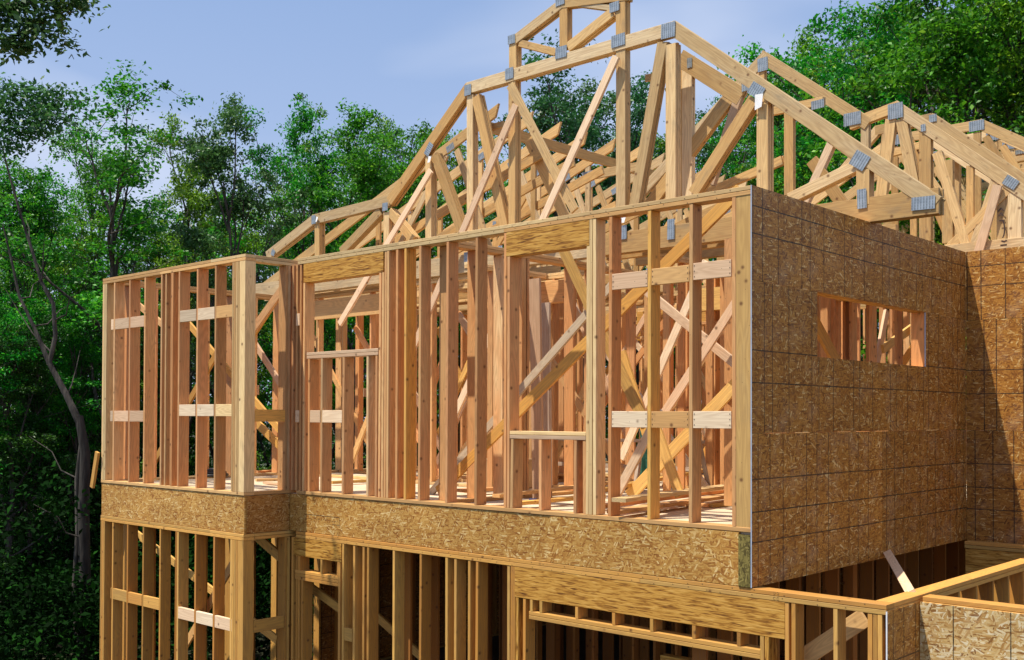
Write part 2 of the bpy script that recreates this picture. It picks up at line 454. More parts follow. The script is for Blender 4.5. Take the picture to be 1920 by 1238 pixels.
class Wall:
    """a framed wall; run along axis 'x' or 'y'; c = its front face, dep = its depth away from that face"""
    def __init__(s, name, label, axis, c, a0, a1, z0, z1, dep=0.14, mat='fir', plates=2, sole=True, sgn=1, group=None, cat="wall", plate_mat='plate', topseg=None):
        s.axis, s.c, s.dep, s.z0, s.z1, s.mat, s.pm = axis, c, dep * sgn, z0, z1, mat, plate_mat
        base = (a0, c, z0) if axis == 'x' else (c, a0, z0)
        s.o = thing(name, label, cat, base, group)
        s.top = z1 - plates * 0.038
        s.bot = z0 + (0.038 if sole else 0)
        for k in range(plates):
            zc = z1 - 0.019 - 0.038 * k
            cuts = [a0] + sorted(topseg[k] if topseg else []) + [a1]
            for p, q in zip(cuts, cuts[1:]):
                s.hor('top_plate', p + .001, q - .001, zc, 0.0365, s.dep, plate_mat)
        if sole:
            s.hor('sole_plate', a0, a1, z0 + 0.019, 0.0375, s.dep, plate_mat)

    def P(s, a, d, z):
        return (a, s.c + d, z) if s.axis == 'x' else (s.c + d, a, z)

    def hor(s, name, a0, a1, zc, h, dep, mat, d0=0.0):
        wd = (0, 1, 0) if s.axis == 'x' else (1, 0, 0)
        if h >= abs(dep):
            return board(name, s.o, s.P(a0, d0 + dep / 2, zc), s.P(a1, d0 + dep / 2, zc), h, abs(dep), (0, 0, 1), M[mat])
        return board(name, s.o, s.P(a0, d0 + dep / 2, zc), s.P(a1, d0 + dep / 2, zc), abs(dep), h, wd, M[mat])

    def stud(s, a, z0=None, z1=None, w=0.038, mat=None, dd=0.0, jit=True, name='stud'):
        z0 = s.bot if z0 is None else z0
        z1 = s.top if z1 is None else z1
        sg = 1 if s.dep > 0 else -1
        j = (lambda k: 1.7 * random.uniform(-k, k)) if jit else (lambda k: 0)
        dd = dd + abs(j(.003))
        wd = (0, 1, 0) if s.axis == 'x' else (1, 0, 0)
        if w > abs(s.dep):
            wd = (1, 0, 0) if s.axis == 'x' else (0, 1, 0)
            return board(name, s.o, s.P(a + w / 2, sg * dd + s.dep / 2, z0 + .0015), s.P(a + w / 2, sg * dd + s.dep / 2, z1 - .0015), w - .001, abs(s.dep), wd, M[mat or s.mat])
        return board(name, s.o, s.P(a + w / 2 + j(.004), sg * dd + s.dep / 2, z0 + .0015), s.P(a + w / 2 + j(.004), sg * dd + s.dep / 2, z1 - .0015), abs(s.dep), w - .001, wd, M[mat or s.mat])

    def studs(s, a0, a1, step=0.4064, skip=(), **k):
        a = a0; i = 0
        while a <= a1:
            if i not in skip:
                s.stud(a, **k)
            a += step; i += 1

    def block(s, a0, a1, zc, mat=None, d0=0.0, dep=None, h=0.14):
        # flat blocking let in between studs, wide face outward
        sg = 1 if s.dep > 0 else -1
        return board('blocking', s.o, s.P(a0 + .0015, sg * (d0 + .019), zc), s.P(a1 - .0015, sg * (d0 + .019), zc), h, 0.038, (0, 0, 1), M[mat or 'pale'])

    def hblock(s, a0, a1, zc, mat=None):
        return s.hor('blocking', a0 + .0015, a1 - .0015, zc, 0.038, s.dep, mat or s.mat)


H = 2.76
X_B = -6.15          # inner corner of the bay
X_E = -9.56          # left end of the house
P_BAY = -0.62        # the bay stands this far in front
RIM0, RIM1 = -0.435, -0.003
LOW_TOP, LOW_BOT = -0.437, -3.18


def fx(px, y=0.0, py=760):
    return on(px, py, 1, y).x


# ------------------------------------------------------------------ UPPER FRONT WALL (main)
seg_top = [[fx(1045, 0, 385), fx(747, 0, 455)], [fx(945, 0, 420)]]
W = Wall('framed_wall', 'upper storey front stud wall with two strand lumber headers, between bay and corner', 'x', 0.0, X_B + .14, -0.003, 0.0, H, 0.14, 'fir', topseg=seg_top)
zt = W.top
# header 1 over the left opening
hz = lambda px, py: on(px, py, 1, 0).z
h1b = hz(640, 521)
W.hor('header', fx(567.5), fx(717), (zt + h1b) / 2, zt - h1b - .002, 0.133, 'psl')
for px in (545.5, 553):
    W.stud(fx(px))
W.stud(fx(560.5), z1=zt)
W.stud(fx(567.5), z1=h1b)
sill = hz(640, 657)
for k, m in ((0, 'pale'), (1, 'pale')):
    W.hor('sill_plate', fx(574.5), fx(708), sill - .019 - .038 * k, .0365, .14, m)
for px in (577, 600, 641, 686, 703):
    W.stud(fx(px), z1=sill - .077)
W.block(fx(577) + .04, fx(600), hz(588, 781)); W.block(fx(600) + .04, fx(641), hz(620, 781))
for px, z1 in ((709, h1b), (714.5, h1b), (719.5, zt), (724, zt)):
    W.stud(fx(px), z1=z1, mat='fir')
W.stud(fx(741)); W.stud(fx(756.5), mat='fir2'); W.stud(fx(783.5)); W.stud(fx(834.5)); W.stud(fx(889))
# header 2
h2b = hz(1020, 472)
W.stud(fx(944)); W.stud(fx(949.5), z1=h2b)
W.hor('header', fx(948), fx(1103.5), (zt + h2b) / 2, zt - h2b - .002, 0.133, 'psl')
W.stud(fx(1098), z1=h2b, mat='plate'); W.stud(fx(1104), mat='plate'); W.stud(fx(1104) + .038, mat='plate')
sill = hz(1030, 809)
for k, m in ((0, 'plate'), (1, 'pale')):
    W.hor('sill_plate', fx(956), fx(1098), sill - .019 - .038 * k, .0365, .14, m)
for px in (957, 1009, 1075, 1092.5):
    W.stud(fx(px), z1=sill - .077)
for px in (1140, 1213.5, 1291.5, 1371):
    W.stud(fx(px), mat='fir2' if px in (1213.5,) else None)
for a, b_, m in ((1140, 1213.5, 'pale'), (1213.5, 1291.5, 'plate'), (1291.5, 1371, 'pale')):
    z = hz(1170, 525)
    W.block(fx(a) + .04, fx(b_), hz((a + b_) / 2, 526 - (a - 1140) * .13), m)
    W.block(fx(a) + .04, fx(b_), hz(1176, 786.5) - .0, m)
W.block(fx(545.5) + .085, fx(560.5), hz(553, 600)); W.block(fx(545.5) + .085, fx(560.5), hz(553, 781))
# corner post, wide face to the front
W.stud(fx(1379), w=-.006 - fx(1379), mat='post', z1=H - .039, z0=.0)

# ------------------------------------------------------------------ UPPER BAY FRONT WALL
B = Wall('framed_wall', 'upper storey bay front wall at left end of house with four pairs of flat blocks', 'x', P_BAY, X_E, X_B, 0.0, H, 0.14, 'fir', topseg=[[fx(395, P_BAY, 490)], [fx(300, P_BAY, 510)]])
gx = lambda px: fx(px, P_BAY)
gz = lambda px, py: on(px, py, 1, P_BAY).z
for i in range(3):
    B.stud(X_E + .002 + i * .0385, mat='plate', jit=False)
for px in (211.3, 240, 268.5, 300, 307.3, 318, 332.5, 366, 400.5):
    B.stud(gx(px))
B.stud(gx(320), dd=.0)
for i in range(4):
    B.stud(X_B - .0385 * (7 - i), mat='plate', jit=False)
B.stud(X_B - .0385 * 3, w=.0385 * 3, mat='plate', jit=False, name='corner_post')
for a, b_ in ((204, 211.3), (211.3, 240), (240, 268.5)):
    B.block(gx(a) + .04, gx(b_), gz(235, 606)); B.block(gx(a) + .04, gx(b_), gz(235, 780.5))
for a, b_, m in ((332.5, 366, 'pale'), (366, 400.5, 'pale'), (400.5, 437, 'plate')):
    B.block(gx(a) + .04, gx(b_), gz(370, 590), m); B.block(gx(a) + .04, gx(b_), gz(370, 769.5), m)

# return of the bay (faces right)
R_ = Wall('framed_wall', 'short shaded return wall at right side of upper bay', 'y', X_B, P_BAY + .142, .138, 0.0, H, 0.14, 'fir', sgn=-1)
ry = lambda px, py=760: on(px, py, 0, X_B).y
R_.stud(-.062 + 0.002); R_.stud(-.024 + .002); R_.stud(.06)
R_.block(P_BAY + .142, -.062, on(510, 779.5, 0, X_B).z, 'fir2')

# left end wall of house and walls beyond
LW = Wall('framed_wall', 'upper storey stud wall along the far left side of the house', 'y', X_E, P_BAY + .142, 9.3, 0.0, H, 0.14, 'fir')
LW.studs(P_BAY + .3, 9.2)
for yy in (0.3, 1.5, 2.7, 3.9):
    LW.block(yy, yy + .36, 1.3)

# ------------------------------------------------------------------ RIGHT SIDE WALL (sheathed)
SW = Wall('sheathed_wall', 'large brown strand board side wall in shade with a wide low window opening', 'y', -0.016, 0.142, 4.64, 0.0, H, 0.14, 'fir', sgn=-1)
win0, win1, wz0, wz1 = 1.11, 3.505, 1.44, 2.003
a = 0.18
while a < 4.6:
    if win0 - .04 < a < win1:
        SW.stud(a, z1=wz0 - .04); SW.stud(a, z0=wz1 + .18)
    else:
        SW.stud(a)
    a += .4064
SW.stud(win0 - .038); SW.stud(win1 + .001)
SW.hor('sill_plate', win0 + .001, win1, wz0 - .019, .0375, -.14, 'plate')
SW.hor('header', win0 + .001, win1, wz1 + .09, .178, -.13, 'psl')


def panel(name, parent, axis, c, a0, a1, z0, z1, mat, t=0.012, sgn=1, origin=None):
    """strand board sheet; its own x runs along the wall and z up, measured from origin"""
    oa, oz = origin or (a0, z0)
    me = boxes_mesh(name, [((a0 - oa + .002, -t / 2, z0 - oz + .002), (a1 - oa - .002, t / 2, z1 - oz - .002))])
    if axis == 'y':
        mw = Matrix(((0, -1, 0, c + sgn * t / 2), (1, 0, 0, oa), (0, 0, 1, oz), (0, 0, 0, 1)))
    else:
        mw = Matrix(((1, 0, 0, oa), (0, 1, 0, c - sgn * t / 2), (0, 0, 1, oz), (0, 0, 0, 1)))
    o = link(name, me, parent, M[mat], mw)
    return o


Zp = [RIM0, RIM0 + 1.2192, RIM0 + 2.4384, H]
pn = lambda *a, **k: panel('strand_board_panel', SW.o, 'y', -.013, *a, **k)
pn(0.0, 2.44, Zp[0], Zp[1], 'osb_low', origin=(0, Zp[0])); pn(2.44, 4.6423, Zp[0], Zp[1], 'osb_low', origin=(0, Zp[0]))
pn(0.0, win0, Zp[1], Zp[2], 'osb_mid', origin=(0, Zp[1])); pn(win0, win1, Zp[1], wz0, 'osb_mid', origin=(0, Zp[1])); pn(win1, 4.6423, Zp[1], Zp[2], 'osb_mid', origin=(0, Zp[1]))
pn(0.0, 2.05, Zp[2], Zp[3], 'osb_top', origin=(0, Zp[2])); pn(2.05, 4.6423, Zp[2], Zp[3], 'osb_top', origin=(0, Zp[2]))
# sealed pale edge of the sheets at the corner
o = board('sheet_edge', SW.o, (-.0065, -.0035, RIM0), (-.0065, -.0035, H - .002), .011, .004, (1, 0, 0), M['edge'])
board('sheet_edge', SW.o, (-.0065, win1 - .0025, wz0), (-.0065, win1 - .0025, wz1), .014, .004, (1, 0, 0), M['edge'])

# ------------------------------------------------------------------ BACK WING WALL (faces front, sunlit)
XR = 4.2
BW = Wall('sheathed_wall', 'sunlit strand board wall of the rear wing with a slanting shadow, right edge of photo', 'x', 4.655, 0.001, XR, 0.0, H, 0.14, 'fir')
BW.studs(.1, XR - .05)
bn = lambda *a, **k: panel('strand_board_panel', BW.o, 'x', 4.6525, *a, **k)
zz = [RIM0 - .01, RIM0 + 1.2092, RIM0 + 2.4284, H + .002]
for i, (m, cuts) in enumerate((('osb_low', (0, .75, 3.19, XR)), ('osb_mid', (0, 1.22, 3.66, XR)), ('osb_top', (0, .66, 3.1, XR)))):
    for p, q in zip(cuts, cuts[1:]):
        bn(p, q, zz[i], zz[i + 1], m, origin=(0, zz[i]))

# ------------------------------------------------------------------ RIM BANDS and deck
rim = thing('rim_board', 'golden strand board band around the floor edge between the two storeys', 'rim board', (X_E, P_BAY, RIM0))
panel('strand_board_band', rim, 'x', P_BAY + .038, X_E, X_B, RIM0, RIM1, 'osb_band', t=.028, origin=(X_E, RIM0))
panel('strand_board_band', rim, 'x', .038, X_B + .001, -2.1, RIM0, RIM1, 'osb_band', t=.028, origin=(X_B, RIM0))
panel('strand_board_band', rim, 'x', .0285, -2.1, fx(1385, 0, 1000), RIM0, RIM1 + .0, 'osb_band', t=.028, origin=(X_B, RIM0))
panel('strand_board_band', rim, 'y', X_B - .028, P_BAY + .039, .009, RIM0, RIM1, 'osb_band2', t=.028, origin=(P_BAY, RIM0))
o = board('corner_block', rim, ((fx(1385, 0, 1000) - .015) / 2 + .0, .04, RIM0 + .002), ((fx(1385, 0, 1000) - .015) / 2, .04, RIM1 - .02), abs(fx(1385, 0, 1000)) - .016, .1, (1, 0, 0), M['treated'])
panel('strand_board_band', rim, 'x', 9.35, X_E, XR, RIM0, RIM1, 'osb_band', t=.028, origin=(X_E, RIM0))

deck = thing('floor_deck', 'pale subfloor deck of the upper storey strewn with lumber', 'floor', (0, 0, -.02))
def deck_piece(x0, x1, y0, y1):
    me = boxes_mesh('subfloor_panel', [((x0, y0, -.024), (x1, y1, -.0015))])
    link('subfloor_panel', me, deck, M['deckwood'])
deck_piece(X_E + .002, X_B - .04, P_BAY + .042, .038)
yy = 0.04
for y1 in (1.22, 2.44, 3.66, 4.88, 6.1, 7.32, 8.54, 9.33):
    cut = random.uniform(-7, -2)
    deck_piece(X_E, cut - .0015, yy + .0015, y1 - .0015); deck_piece(cut + .0015, -.03, yy + .0015, y1 - .0015)
    yy = y1
deck_piece(-.028, XR, 4.68, 9.33)
x = X_E + .12
while x < -0.1:
    board('floor_joist', deck, (x, .03 if x > X_B else P_BAY + .03, RIM0 + .205), (x, 9.3, RIM0 + .205), .40, .04, (0, 0, 1), M['fir2'])
    x += .4064

# ------------------------------------------------------------------ LOWER STOREY
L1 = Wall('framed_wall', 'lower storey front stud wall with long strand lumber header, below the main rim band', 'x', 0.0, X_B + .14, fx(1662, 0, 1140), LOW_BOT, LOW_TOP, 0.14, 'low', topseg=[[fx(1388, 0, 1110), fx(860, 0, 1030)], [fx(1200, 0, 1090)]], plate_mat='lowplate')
lt = L1.top
lf = lambda px, py=1120: fx(px, 0, py)
lz = lambda px, py: on(px, py, 1, 0).z
for px in (545, 553):
    L1.stud(lf(px))
hb = lz(595, 1048)
L1.stud(lf(549) + .09, z1=hb)
L1.hor('header', lf(549.5), lf(639), (lt + hb) / 2, lt - hb - .002, .133, 'psl')
sz = lz(595, 1075)
L1.stud(lf(556)+.08, z1=sz-.08)
for px in (555, 600, 631):
    L1.stud(lf(px), z0=sz, z1=hb)
for k in range(3):
    L1.hor('lintel_plate', lf(553), lf(635), sz - .019 - .038 * k, .0365, .14, 'lowplate')
L1.stud(lf(634), z1=hb, mat='lowplate')
for px in (641, 660, 679, 687.5, 735, 785, 835, 850.5, 876, 890.5, 950, 956):
    L1.stud(lf(px), mat='lowplate' if px in (660, 679, 850.5, 950) else None)
L1.block(lf(641) + .04, lf(660), lz(650, 1190), 'lowplate')
h3 = lz(1220, 1152) ;
h3b = lz(968, 1120)
L1.hor('header', lf(965), lf(1471, 1160), (lt + h3b) / 2, lt - h3b - .002, .133, 'psl')
L1.stud(lf(960.5)); L1.stud(lf(967), z1=h3b, mat='psl'); L1.stud(lf(980), z1=h3b, mat='low')
bz = lz(993, 1146)
for px, py in ((993, 1130), (1011, 1130), (1078, 1142), (1147, 1152), (1218, 1165), (1297, 1178), (1381, 1192)):
    L1.stud(lf(px, py), z0=bz, z1=h3b, jit=False)
L1.hor('lintel_plate', lf(992), lf(1425, 1200), bz - .019, .0365, .14, 'lowplate')
L1.hor('lintel_plate', lf(992), lf(1425, 1200), bz - .057, .0365, .14, 'lowplate')
L1.stud(lf(1425, 1200), z1=h3b); L1.stud(lf(1434, 1200), z1=h3b, mat='psl')
L1.stud(lf(1472, 1180), mat='lowplate'); L1.stud(lf(1484, 1180)); 
L1.stud(lf(1563, 1180), mat='lowplate'); L1.stud(lf(1626, 1180), mat='lowplate'); L1.stud(lf(1626, 1180) + .0385, mat='lowplate'); L1.stud(lf(1626, 1180) + .077, mat='lowplate')
L1.hor('crosspiece', lf(1200, 1238), lf(1430, 1238), bz - .36, .19, .10, 'psl', d0=.3)

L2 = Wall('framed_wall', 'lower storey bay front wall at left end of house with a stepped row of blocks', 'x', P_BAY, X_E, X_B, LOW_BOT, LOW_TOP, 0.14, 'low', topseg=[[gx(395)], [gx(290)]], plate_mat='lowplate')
for i in range(3):
    L2.stud(X_E + .002 + i * .0385, mat='lowplate', jit=False)
g2 = lambda px: fx(px, P_BAY, 1120)
for px in (208.5, 237, 265.5, 298, 330.5, 364, 399):
    L2.stud(g2(px), mat='lowplate' if px in (208.5, 330.5) else None)
for i in range(4):
    L2.stud(X_B - .0385 * (7 - i), mat='lowplate', jit=False)
L2.stud(X_B - .0385 * 3, w=.0385 * 3, mat='lowplate', jit=False, name='corner_post')
for a, b_, py in ((204, 208.5, 1116), (208.5, 237, 1119), (237, 265.5, 1125), (265.5, 298, 1132)):
    L2.block(g2(a) + .04, g2(b_), gz(235, 1119), 'lowplate')
for a, b_ in ((330.5, 364), (364, 399), (399, 436)):
    L2.block(g2(a) + .04, g2(b_), gz(380, 1160), 'pale')
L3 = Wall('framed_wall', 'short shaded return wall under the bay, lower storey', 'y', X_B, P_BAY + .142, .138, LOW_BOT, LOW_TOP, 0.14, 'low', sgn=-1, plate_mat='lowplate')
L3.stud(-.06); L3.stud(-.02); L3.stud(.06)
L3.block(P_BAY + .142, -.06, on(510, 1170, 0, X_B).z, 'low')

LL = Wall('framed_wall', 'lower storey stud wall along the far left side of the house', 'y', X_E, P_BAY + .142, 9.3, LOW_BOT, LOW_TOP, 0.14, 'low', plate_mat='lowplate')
LL.studs(P_BAY + .3, 9.2)
for p, q in ((3.0, 5.44), (5.44, 7.88), (7.88, 9.35)):
    panel('strand_board_panel', LL.o, 'y', X_E - .014, p, q, LOW_BOT, RIM0 - .004, 'osb_low', origin=(p, LOW_BOT))
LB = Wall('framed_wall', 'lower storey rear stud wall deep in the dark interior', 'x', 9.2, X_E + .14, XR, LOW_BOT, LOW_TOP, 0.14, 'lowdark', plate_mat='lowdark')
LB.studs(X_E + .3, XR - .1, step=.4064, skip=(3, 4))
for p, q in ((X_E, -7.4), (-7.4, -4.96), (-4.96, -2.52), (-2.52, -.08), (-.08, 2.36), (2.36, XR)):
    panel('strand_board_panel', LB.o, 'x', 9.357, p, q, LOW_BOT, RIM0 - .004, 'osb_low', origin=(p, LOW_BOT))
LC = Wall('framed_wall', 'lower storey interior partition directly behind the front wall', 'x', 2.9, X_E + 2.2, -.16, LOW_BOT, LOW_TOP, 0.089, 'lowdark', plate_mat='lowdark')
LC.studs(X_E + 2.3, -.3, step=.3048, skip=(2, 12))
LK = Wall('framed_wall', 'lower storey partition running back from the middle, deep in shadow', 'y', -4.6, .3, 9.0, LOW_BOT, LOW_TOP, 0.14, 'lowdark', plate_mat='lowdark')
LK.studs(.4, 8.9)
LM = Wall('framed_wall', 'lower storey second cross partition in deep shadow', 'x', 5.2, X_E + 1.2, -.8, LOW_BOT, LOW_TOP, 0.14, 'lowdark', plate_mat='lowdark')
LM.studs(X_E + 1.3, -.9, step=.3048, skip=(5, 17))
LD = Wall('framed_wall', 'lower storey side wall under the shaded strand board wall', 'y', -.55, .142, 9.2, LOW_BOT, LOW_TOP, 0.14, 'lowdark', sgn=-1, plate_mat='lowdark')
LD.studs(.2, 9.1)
# garage part, right of the corner
xg = fx(1662, 0, 1140)
LG = Wall('framed_wall', 'low wall with open top plate running back from the front corner, lower right', 'y', xg - .005, .142, 4.5, LOW_BOT, LOW_TOP, 0.14, 'low', sgn=-1, plate_mat='lowplate')
LG.studs(.2, 4.45)
LH = Wall('framed_wall', 'lower rear wall with strand lumber beam under its plate, beneath the sunlit wall', 'x', 4.49, .03, XR, LOW_BOT, LOW_TOP, 0.14, 'low', plate_mat='lowplate')
LH.studs(.2, XR - .1, z1=LOW_TOP - .076 - .305)
LH.hor('beam', .04, XR, LOW_TOP - .076 - .152, .30, .10, 'psl', d0=.0)
LI = Wall('sheathed_wall', 'weathered pale strand board wall at the bottom right corner', 'x', .585, xg + .03, XR, LOW_BOT, LOW_TOP - .003, 0.14, 'low', plate_mat='lowplate')
LI.studs(xg + .2, XR - .1)
yj = on(1713, 1125, 0, xg).y
for p, q in ((xg + .014, xg + 1.6), (xg + 1.6, XR)):
    panel('strand_board_panel', LI.o, 'x', .5835, p, q, LOW_TOP - .05 - 1.2192, LOW_TOP - .045, 'osb_pale', origin=(xg, LOW_TOP - .05 - 1.2192))
    panel('strand_board_panel', LI.o, 'x', .5835, p, q, LOW_BOT, LOW_TOP - .0535 - 1.2192, 'osb_pale', origin=(xg, LOW_BOT))
panel('strand_board_panel', LI.o, 'y', xg - .002, -.002, .571, LOW_TOP - .05 - 1.2192, LOW_TOP - .045, 'osb_low', origin=(0, LOW_TOP - .05 - 1.2192))
panel('strand_board_panel', LI.o, 'y', xg - .002, -.002, .571, LOW_BOT, LOW_TOP - .0535 - 1.2192, 'osb_low', origin=(0, LOW_BOT))
board('sheet_edge', LI.o, (xg + .004, -.006, LOW_BOT), (xg + .004, -.006, LOW_TOP - .045), .011, .004, (1, 0, 0), M['tag'])

def ink(name, parent, y, strokes, wd, mat='ink'):
    """flat ink strokes on a face at depth y; strokes are lists of (x, z)"""
    vs, fs = [], []
    for st in strokes:
        for (x0, z0), (x1, z1) in zip(st, st[1:]):
            d = V((x1 - x0, z1 - z0)); d.normalize(); nx, nz = -d.y * wd / 2, d.x * wd / 2
            ex, ez = d.x * wd * .3, d.y * wd * .3
            n = len(vs)
            vs += [(x0 + nx - ex, y, z0 + nz - ez), (x1 + nx + ex, y, z1 + nz + ez), (x1 - nx + ex, y, z1 - nz + ez), (x0 - nx - ex, y, z0 - nz - ez)]
            fs.append((n, n + 1, n + 2, n + 3)); y -= .00002
    me = bpy.data.meshes.new(name); me.from_pydata(vs, [], fs)
    return link(name, me, parent, M[mat])


def arc(cx, cz, rx, rz, a0, a1, n=7):
    return [(cx + rx * math.cos(math.radians(a0 + (a1 - a0) * i / n)), cz + rz * math.sin(math.radians(a0 + (a1 - a0) * i / n))) for i in range(n + 1)]


# rectangular grade stamp on the band, with its row of worn characters
sa, sb = on(572, 964, 1, .009), on(636, 982, 1, .009)
zz0 = sa.z
row = []
x = sa.x + .02
rq = random.Random(4)
while x < sb.x - .03:
    row.append([(x, zz0 - .045 + rq.uniform(-.006, .006)), (x + rq.uniform(.006, .02), zz0 - .045 + rq.uniform(-.012, .012))]); x += .032
ink('grade_stamp', rim, .0088, [[(sa.x, zz0), (sb.x, zz0)], [(sb.x, zz0), (sb.x, zz0 - .085)], [(sb.x, zz0 - .085), (sb.x - .12, zz0 - .085)]] + row, .0045)
# pencilled figures half cut by the joint of the two plates
q0 = on(1452, 1116, 1, 0)
cx_, cz_ = q0.x, LOW_TOP - .019
g = []
for dx in (0, .030):
    g.append(arc(cx_ + dx, cz_ + .004, .008, .011, 200, 380)); g.append([(cx_ + dx - .006, cz_ + .010), (cx_ + dx, cz_ + .013)])
    g.append(arc(cx_ + dx, cz_ - .038, .009, .012, 30, 330))
ink('pencil_mark', L1.o, -.0012, g, .0022)
# nail heads along the front plates
for wl, zc_, y_, x0_, x1_ in ((W.o, H - .019, 0, X_B + .3, -.2), (W.o, H - .057, 0, X_B + .2, -.2), (L1.o, LOW_TOP - .019, 0, X_B + .3, xg - .1), (L1.o, LOW_TOP - .057, 0, X_B + .25, xg - .1)):
    pts_ = []
    x = x0_
    while x < x1_:
        z_ = zc_ + rq.uniform(-.01, .01)
        pts_.append([(x, z_), (x + .004, z_ + .001)]); x += rq.uniform(.12, .3)
    ink('nail_heads', wl, y_ - .0014, pts_, .006)
# wedge of three flush nails at each block end
pts_ = []
for a, b_ in ((1140, 1213.5), (1213.5, 1291.5), (1291.5, 1371)):
    for zc_ in (hz((a + b_) / 2, 526 - (a - 1140) * .13), hz(1176, 786.5)):
        for xx in (fx(a) + .052, fx(b_) - .014):
            for dz in (-.045, 0, .045):
                pts_.append([(xx, zc_ + dz), (xx + .003, zc_ + dz + .005)])
ink('nail_heads', W.o, -.0006, pts_, .0065)

# ------------------------------------------------------------------ INTERIOR PARTITIONS, upper storey
def partition(label, axis, c, a0, a1, dep=.089, step=.4064, skip=(), mat='fir', z1=H, start=.05, extra=()):
    w = Wall('framed_wall', label, axis, c, a0, a1, 0.0, z1, dep, mat)
    w.studs(a0 + start, a1 - .05, step=step, skip=skip)
    for e in extra:
        w.stud(e)
    return w


P1 = partition('interior stud partition running back from the middle of the front wall', 'y', -3.80, .142, 3.9, .14, skip=(4, 7), extra=(.10 + .142, 1.32, 1.36, 2.6))
P2 = partition('interior partition parallel to the front, behind the right-hand openings', 'x', 4.05, -3.66, -.16, .14, step=.3048, skip=(5,), extra=(-1.1, -.9, -2.32, -2.9))
P2.hor('header', -3.0, -.3, 2.38, .28, .13, 'fir2', d0=-.135)
P3 = partition('interior cross partition in the middle of the house', 'x', 5.6, X_E + .15, -4.4, .14, skip=(3, 9, 10), extra=(-6.6, -5.5))
P3.hor('header', -8.4, -7.1, 2.46, .28, .13, 'fir', d0=-.135)
P4 = partition('interior partition at the back of the bay room', 'y', -6.6, 2.4, 5.58, .089, skip=(2, 5))
P5 = partition('rear wall of the upper storey with studs against the trees', 'x', 9.2, X_E + .14, XR, .14, skip=(2, 3, 8, 9, 14, 20, 21))
P5.hor('header', -8.0, -6.0, 2.5, .28, .13, 'psl', d0=-.135)
P6 = partition('interior stud partition running back near the right rooms', 'y', -1.9, 4.20, 9.1, .089, skip=(5,))
P7 = partition('interior cross partition toward the rear of the house', 'x', 7.3, -6.4, -2.0, .089, skip=(4, 8))
P8 = partition('closet partition close behind the shaded side wall', 'y', -1.30, 1.9, 4.02, .14, step=.125, skip=(4, 9, 13), extra=(1.7, 2.25, 3.3))
P9 = partition('narrow partition beyond the left opening', 'x', 2.25, -6.6, -4.9, .089, skip=(3,))
P10 = partition('dense interior partition behind the middle of the front wall', 'x', 2.95, -6.5, -3.98, .089, step=.3048, skip=(6,), extra=(-5.05, -4.6))
P10.hor('header', -5.9, -4.3, 2.50, .28, .13, 'fir', d0=-.135)
P11 = partition('interior partition running back behind the right-hand rooms', 'y', -2.85, 4.2, 7.2, .14, step=.4064, skip=(3,))
P12 = partition('cross partition behind the right-hand rooms', 'x', 6.3, -5.9, -3.0, .14, step=.3048, skip=(4,))
P12.hor('header', -5.6, -3.3, 2.42, .28, .13, 'fir2', d0=-.135)
P13 = partition('left hand room partition with a wide beam, seen through the bay', 'x', 2.36, X_E + .15, -6.75, .089, step=.61, skip=(2,))
P13.hor('beam', X_E + .2, -6.8, 2.50, .29, .04, 'plate', d0=-.045)
P14 = partition('interior partition running back left of centre', 'y', -5.35, 3.1, 5.5, .089, step=.4064)
for p_, x0, x1 in ((P3, -9.3, -4.5), (P5, -9.3, -.3), (P7, -6.3, -2.1), (P2, -3.6, -.2)):
    xx = x0
    for q_ in range(int((x1 - x0) / .42)):
        if random.random() < .45:
            p_.hblock(xx + .05, xx + .40, random.choice((1.35, 1.38, 2.1)))
        xx += .4064
P15 = partition('partition with closely set studs behind the two right-hand studs', 'x', 4.95, -3.6, -.25, .089, step=.2540, skip=(3, 9))
P17 = partition('short closet wall running back behind the middle opening', 'y', -2.62, 2.5, 4.0, .089, step=.3048)
P18 = partition('short wall running back behind the double posts left of centre', 'y', -4.75, 1.5, 2.9, .089, step=.3556)
P19 = partition('low partition with close studs deep behind the left opening', 'x', 4.4, X_E + .2, -5.5, .089, step=.3556, skip=(4,))
BW2 = partition('interior partition seen through the bay studs', 'x', 3.3, X_E + .15, -7.8, .089, skip=(3,))

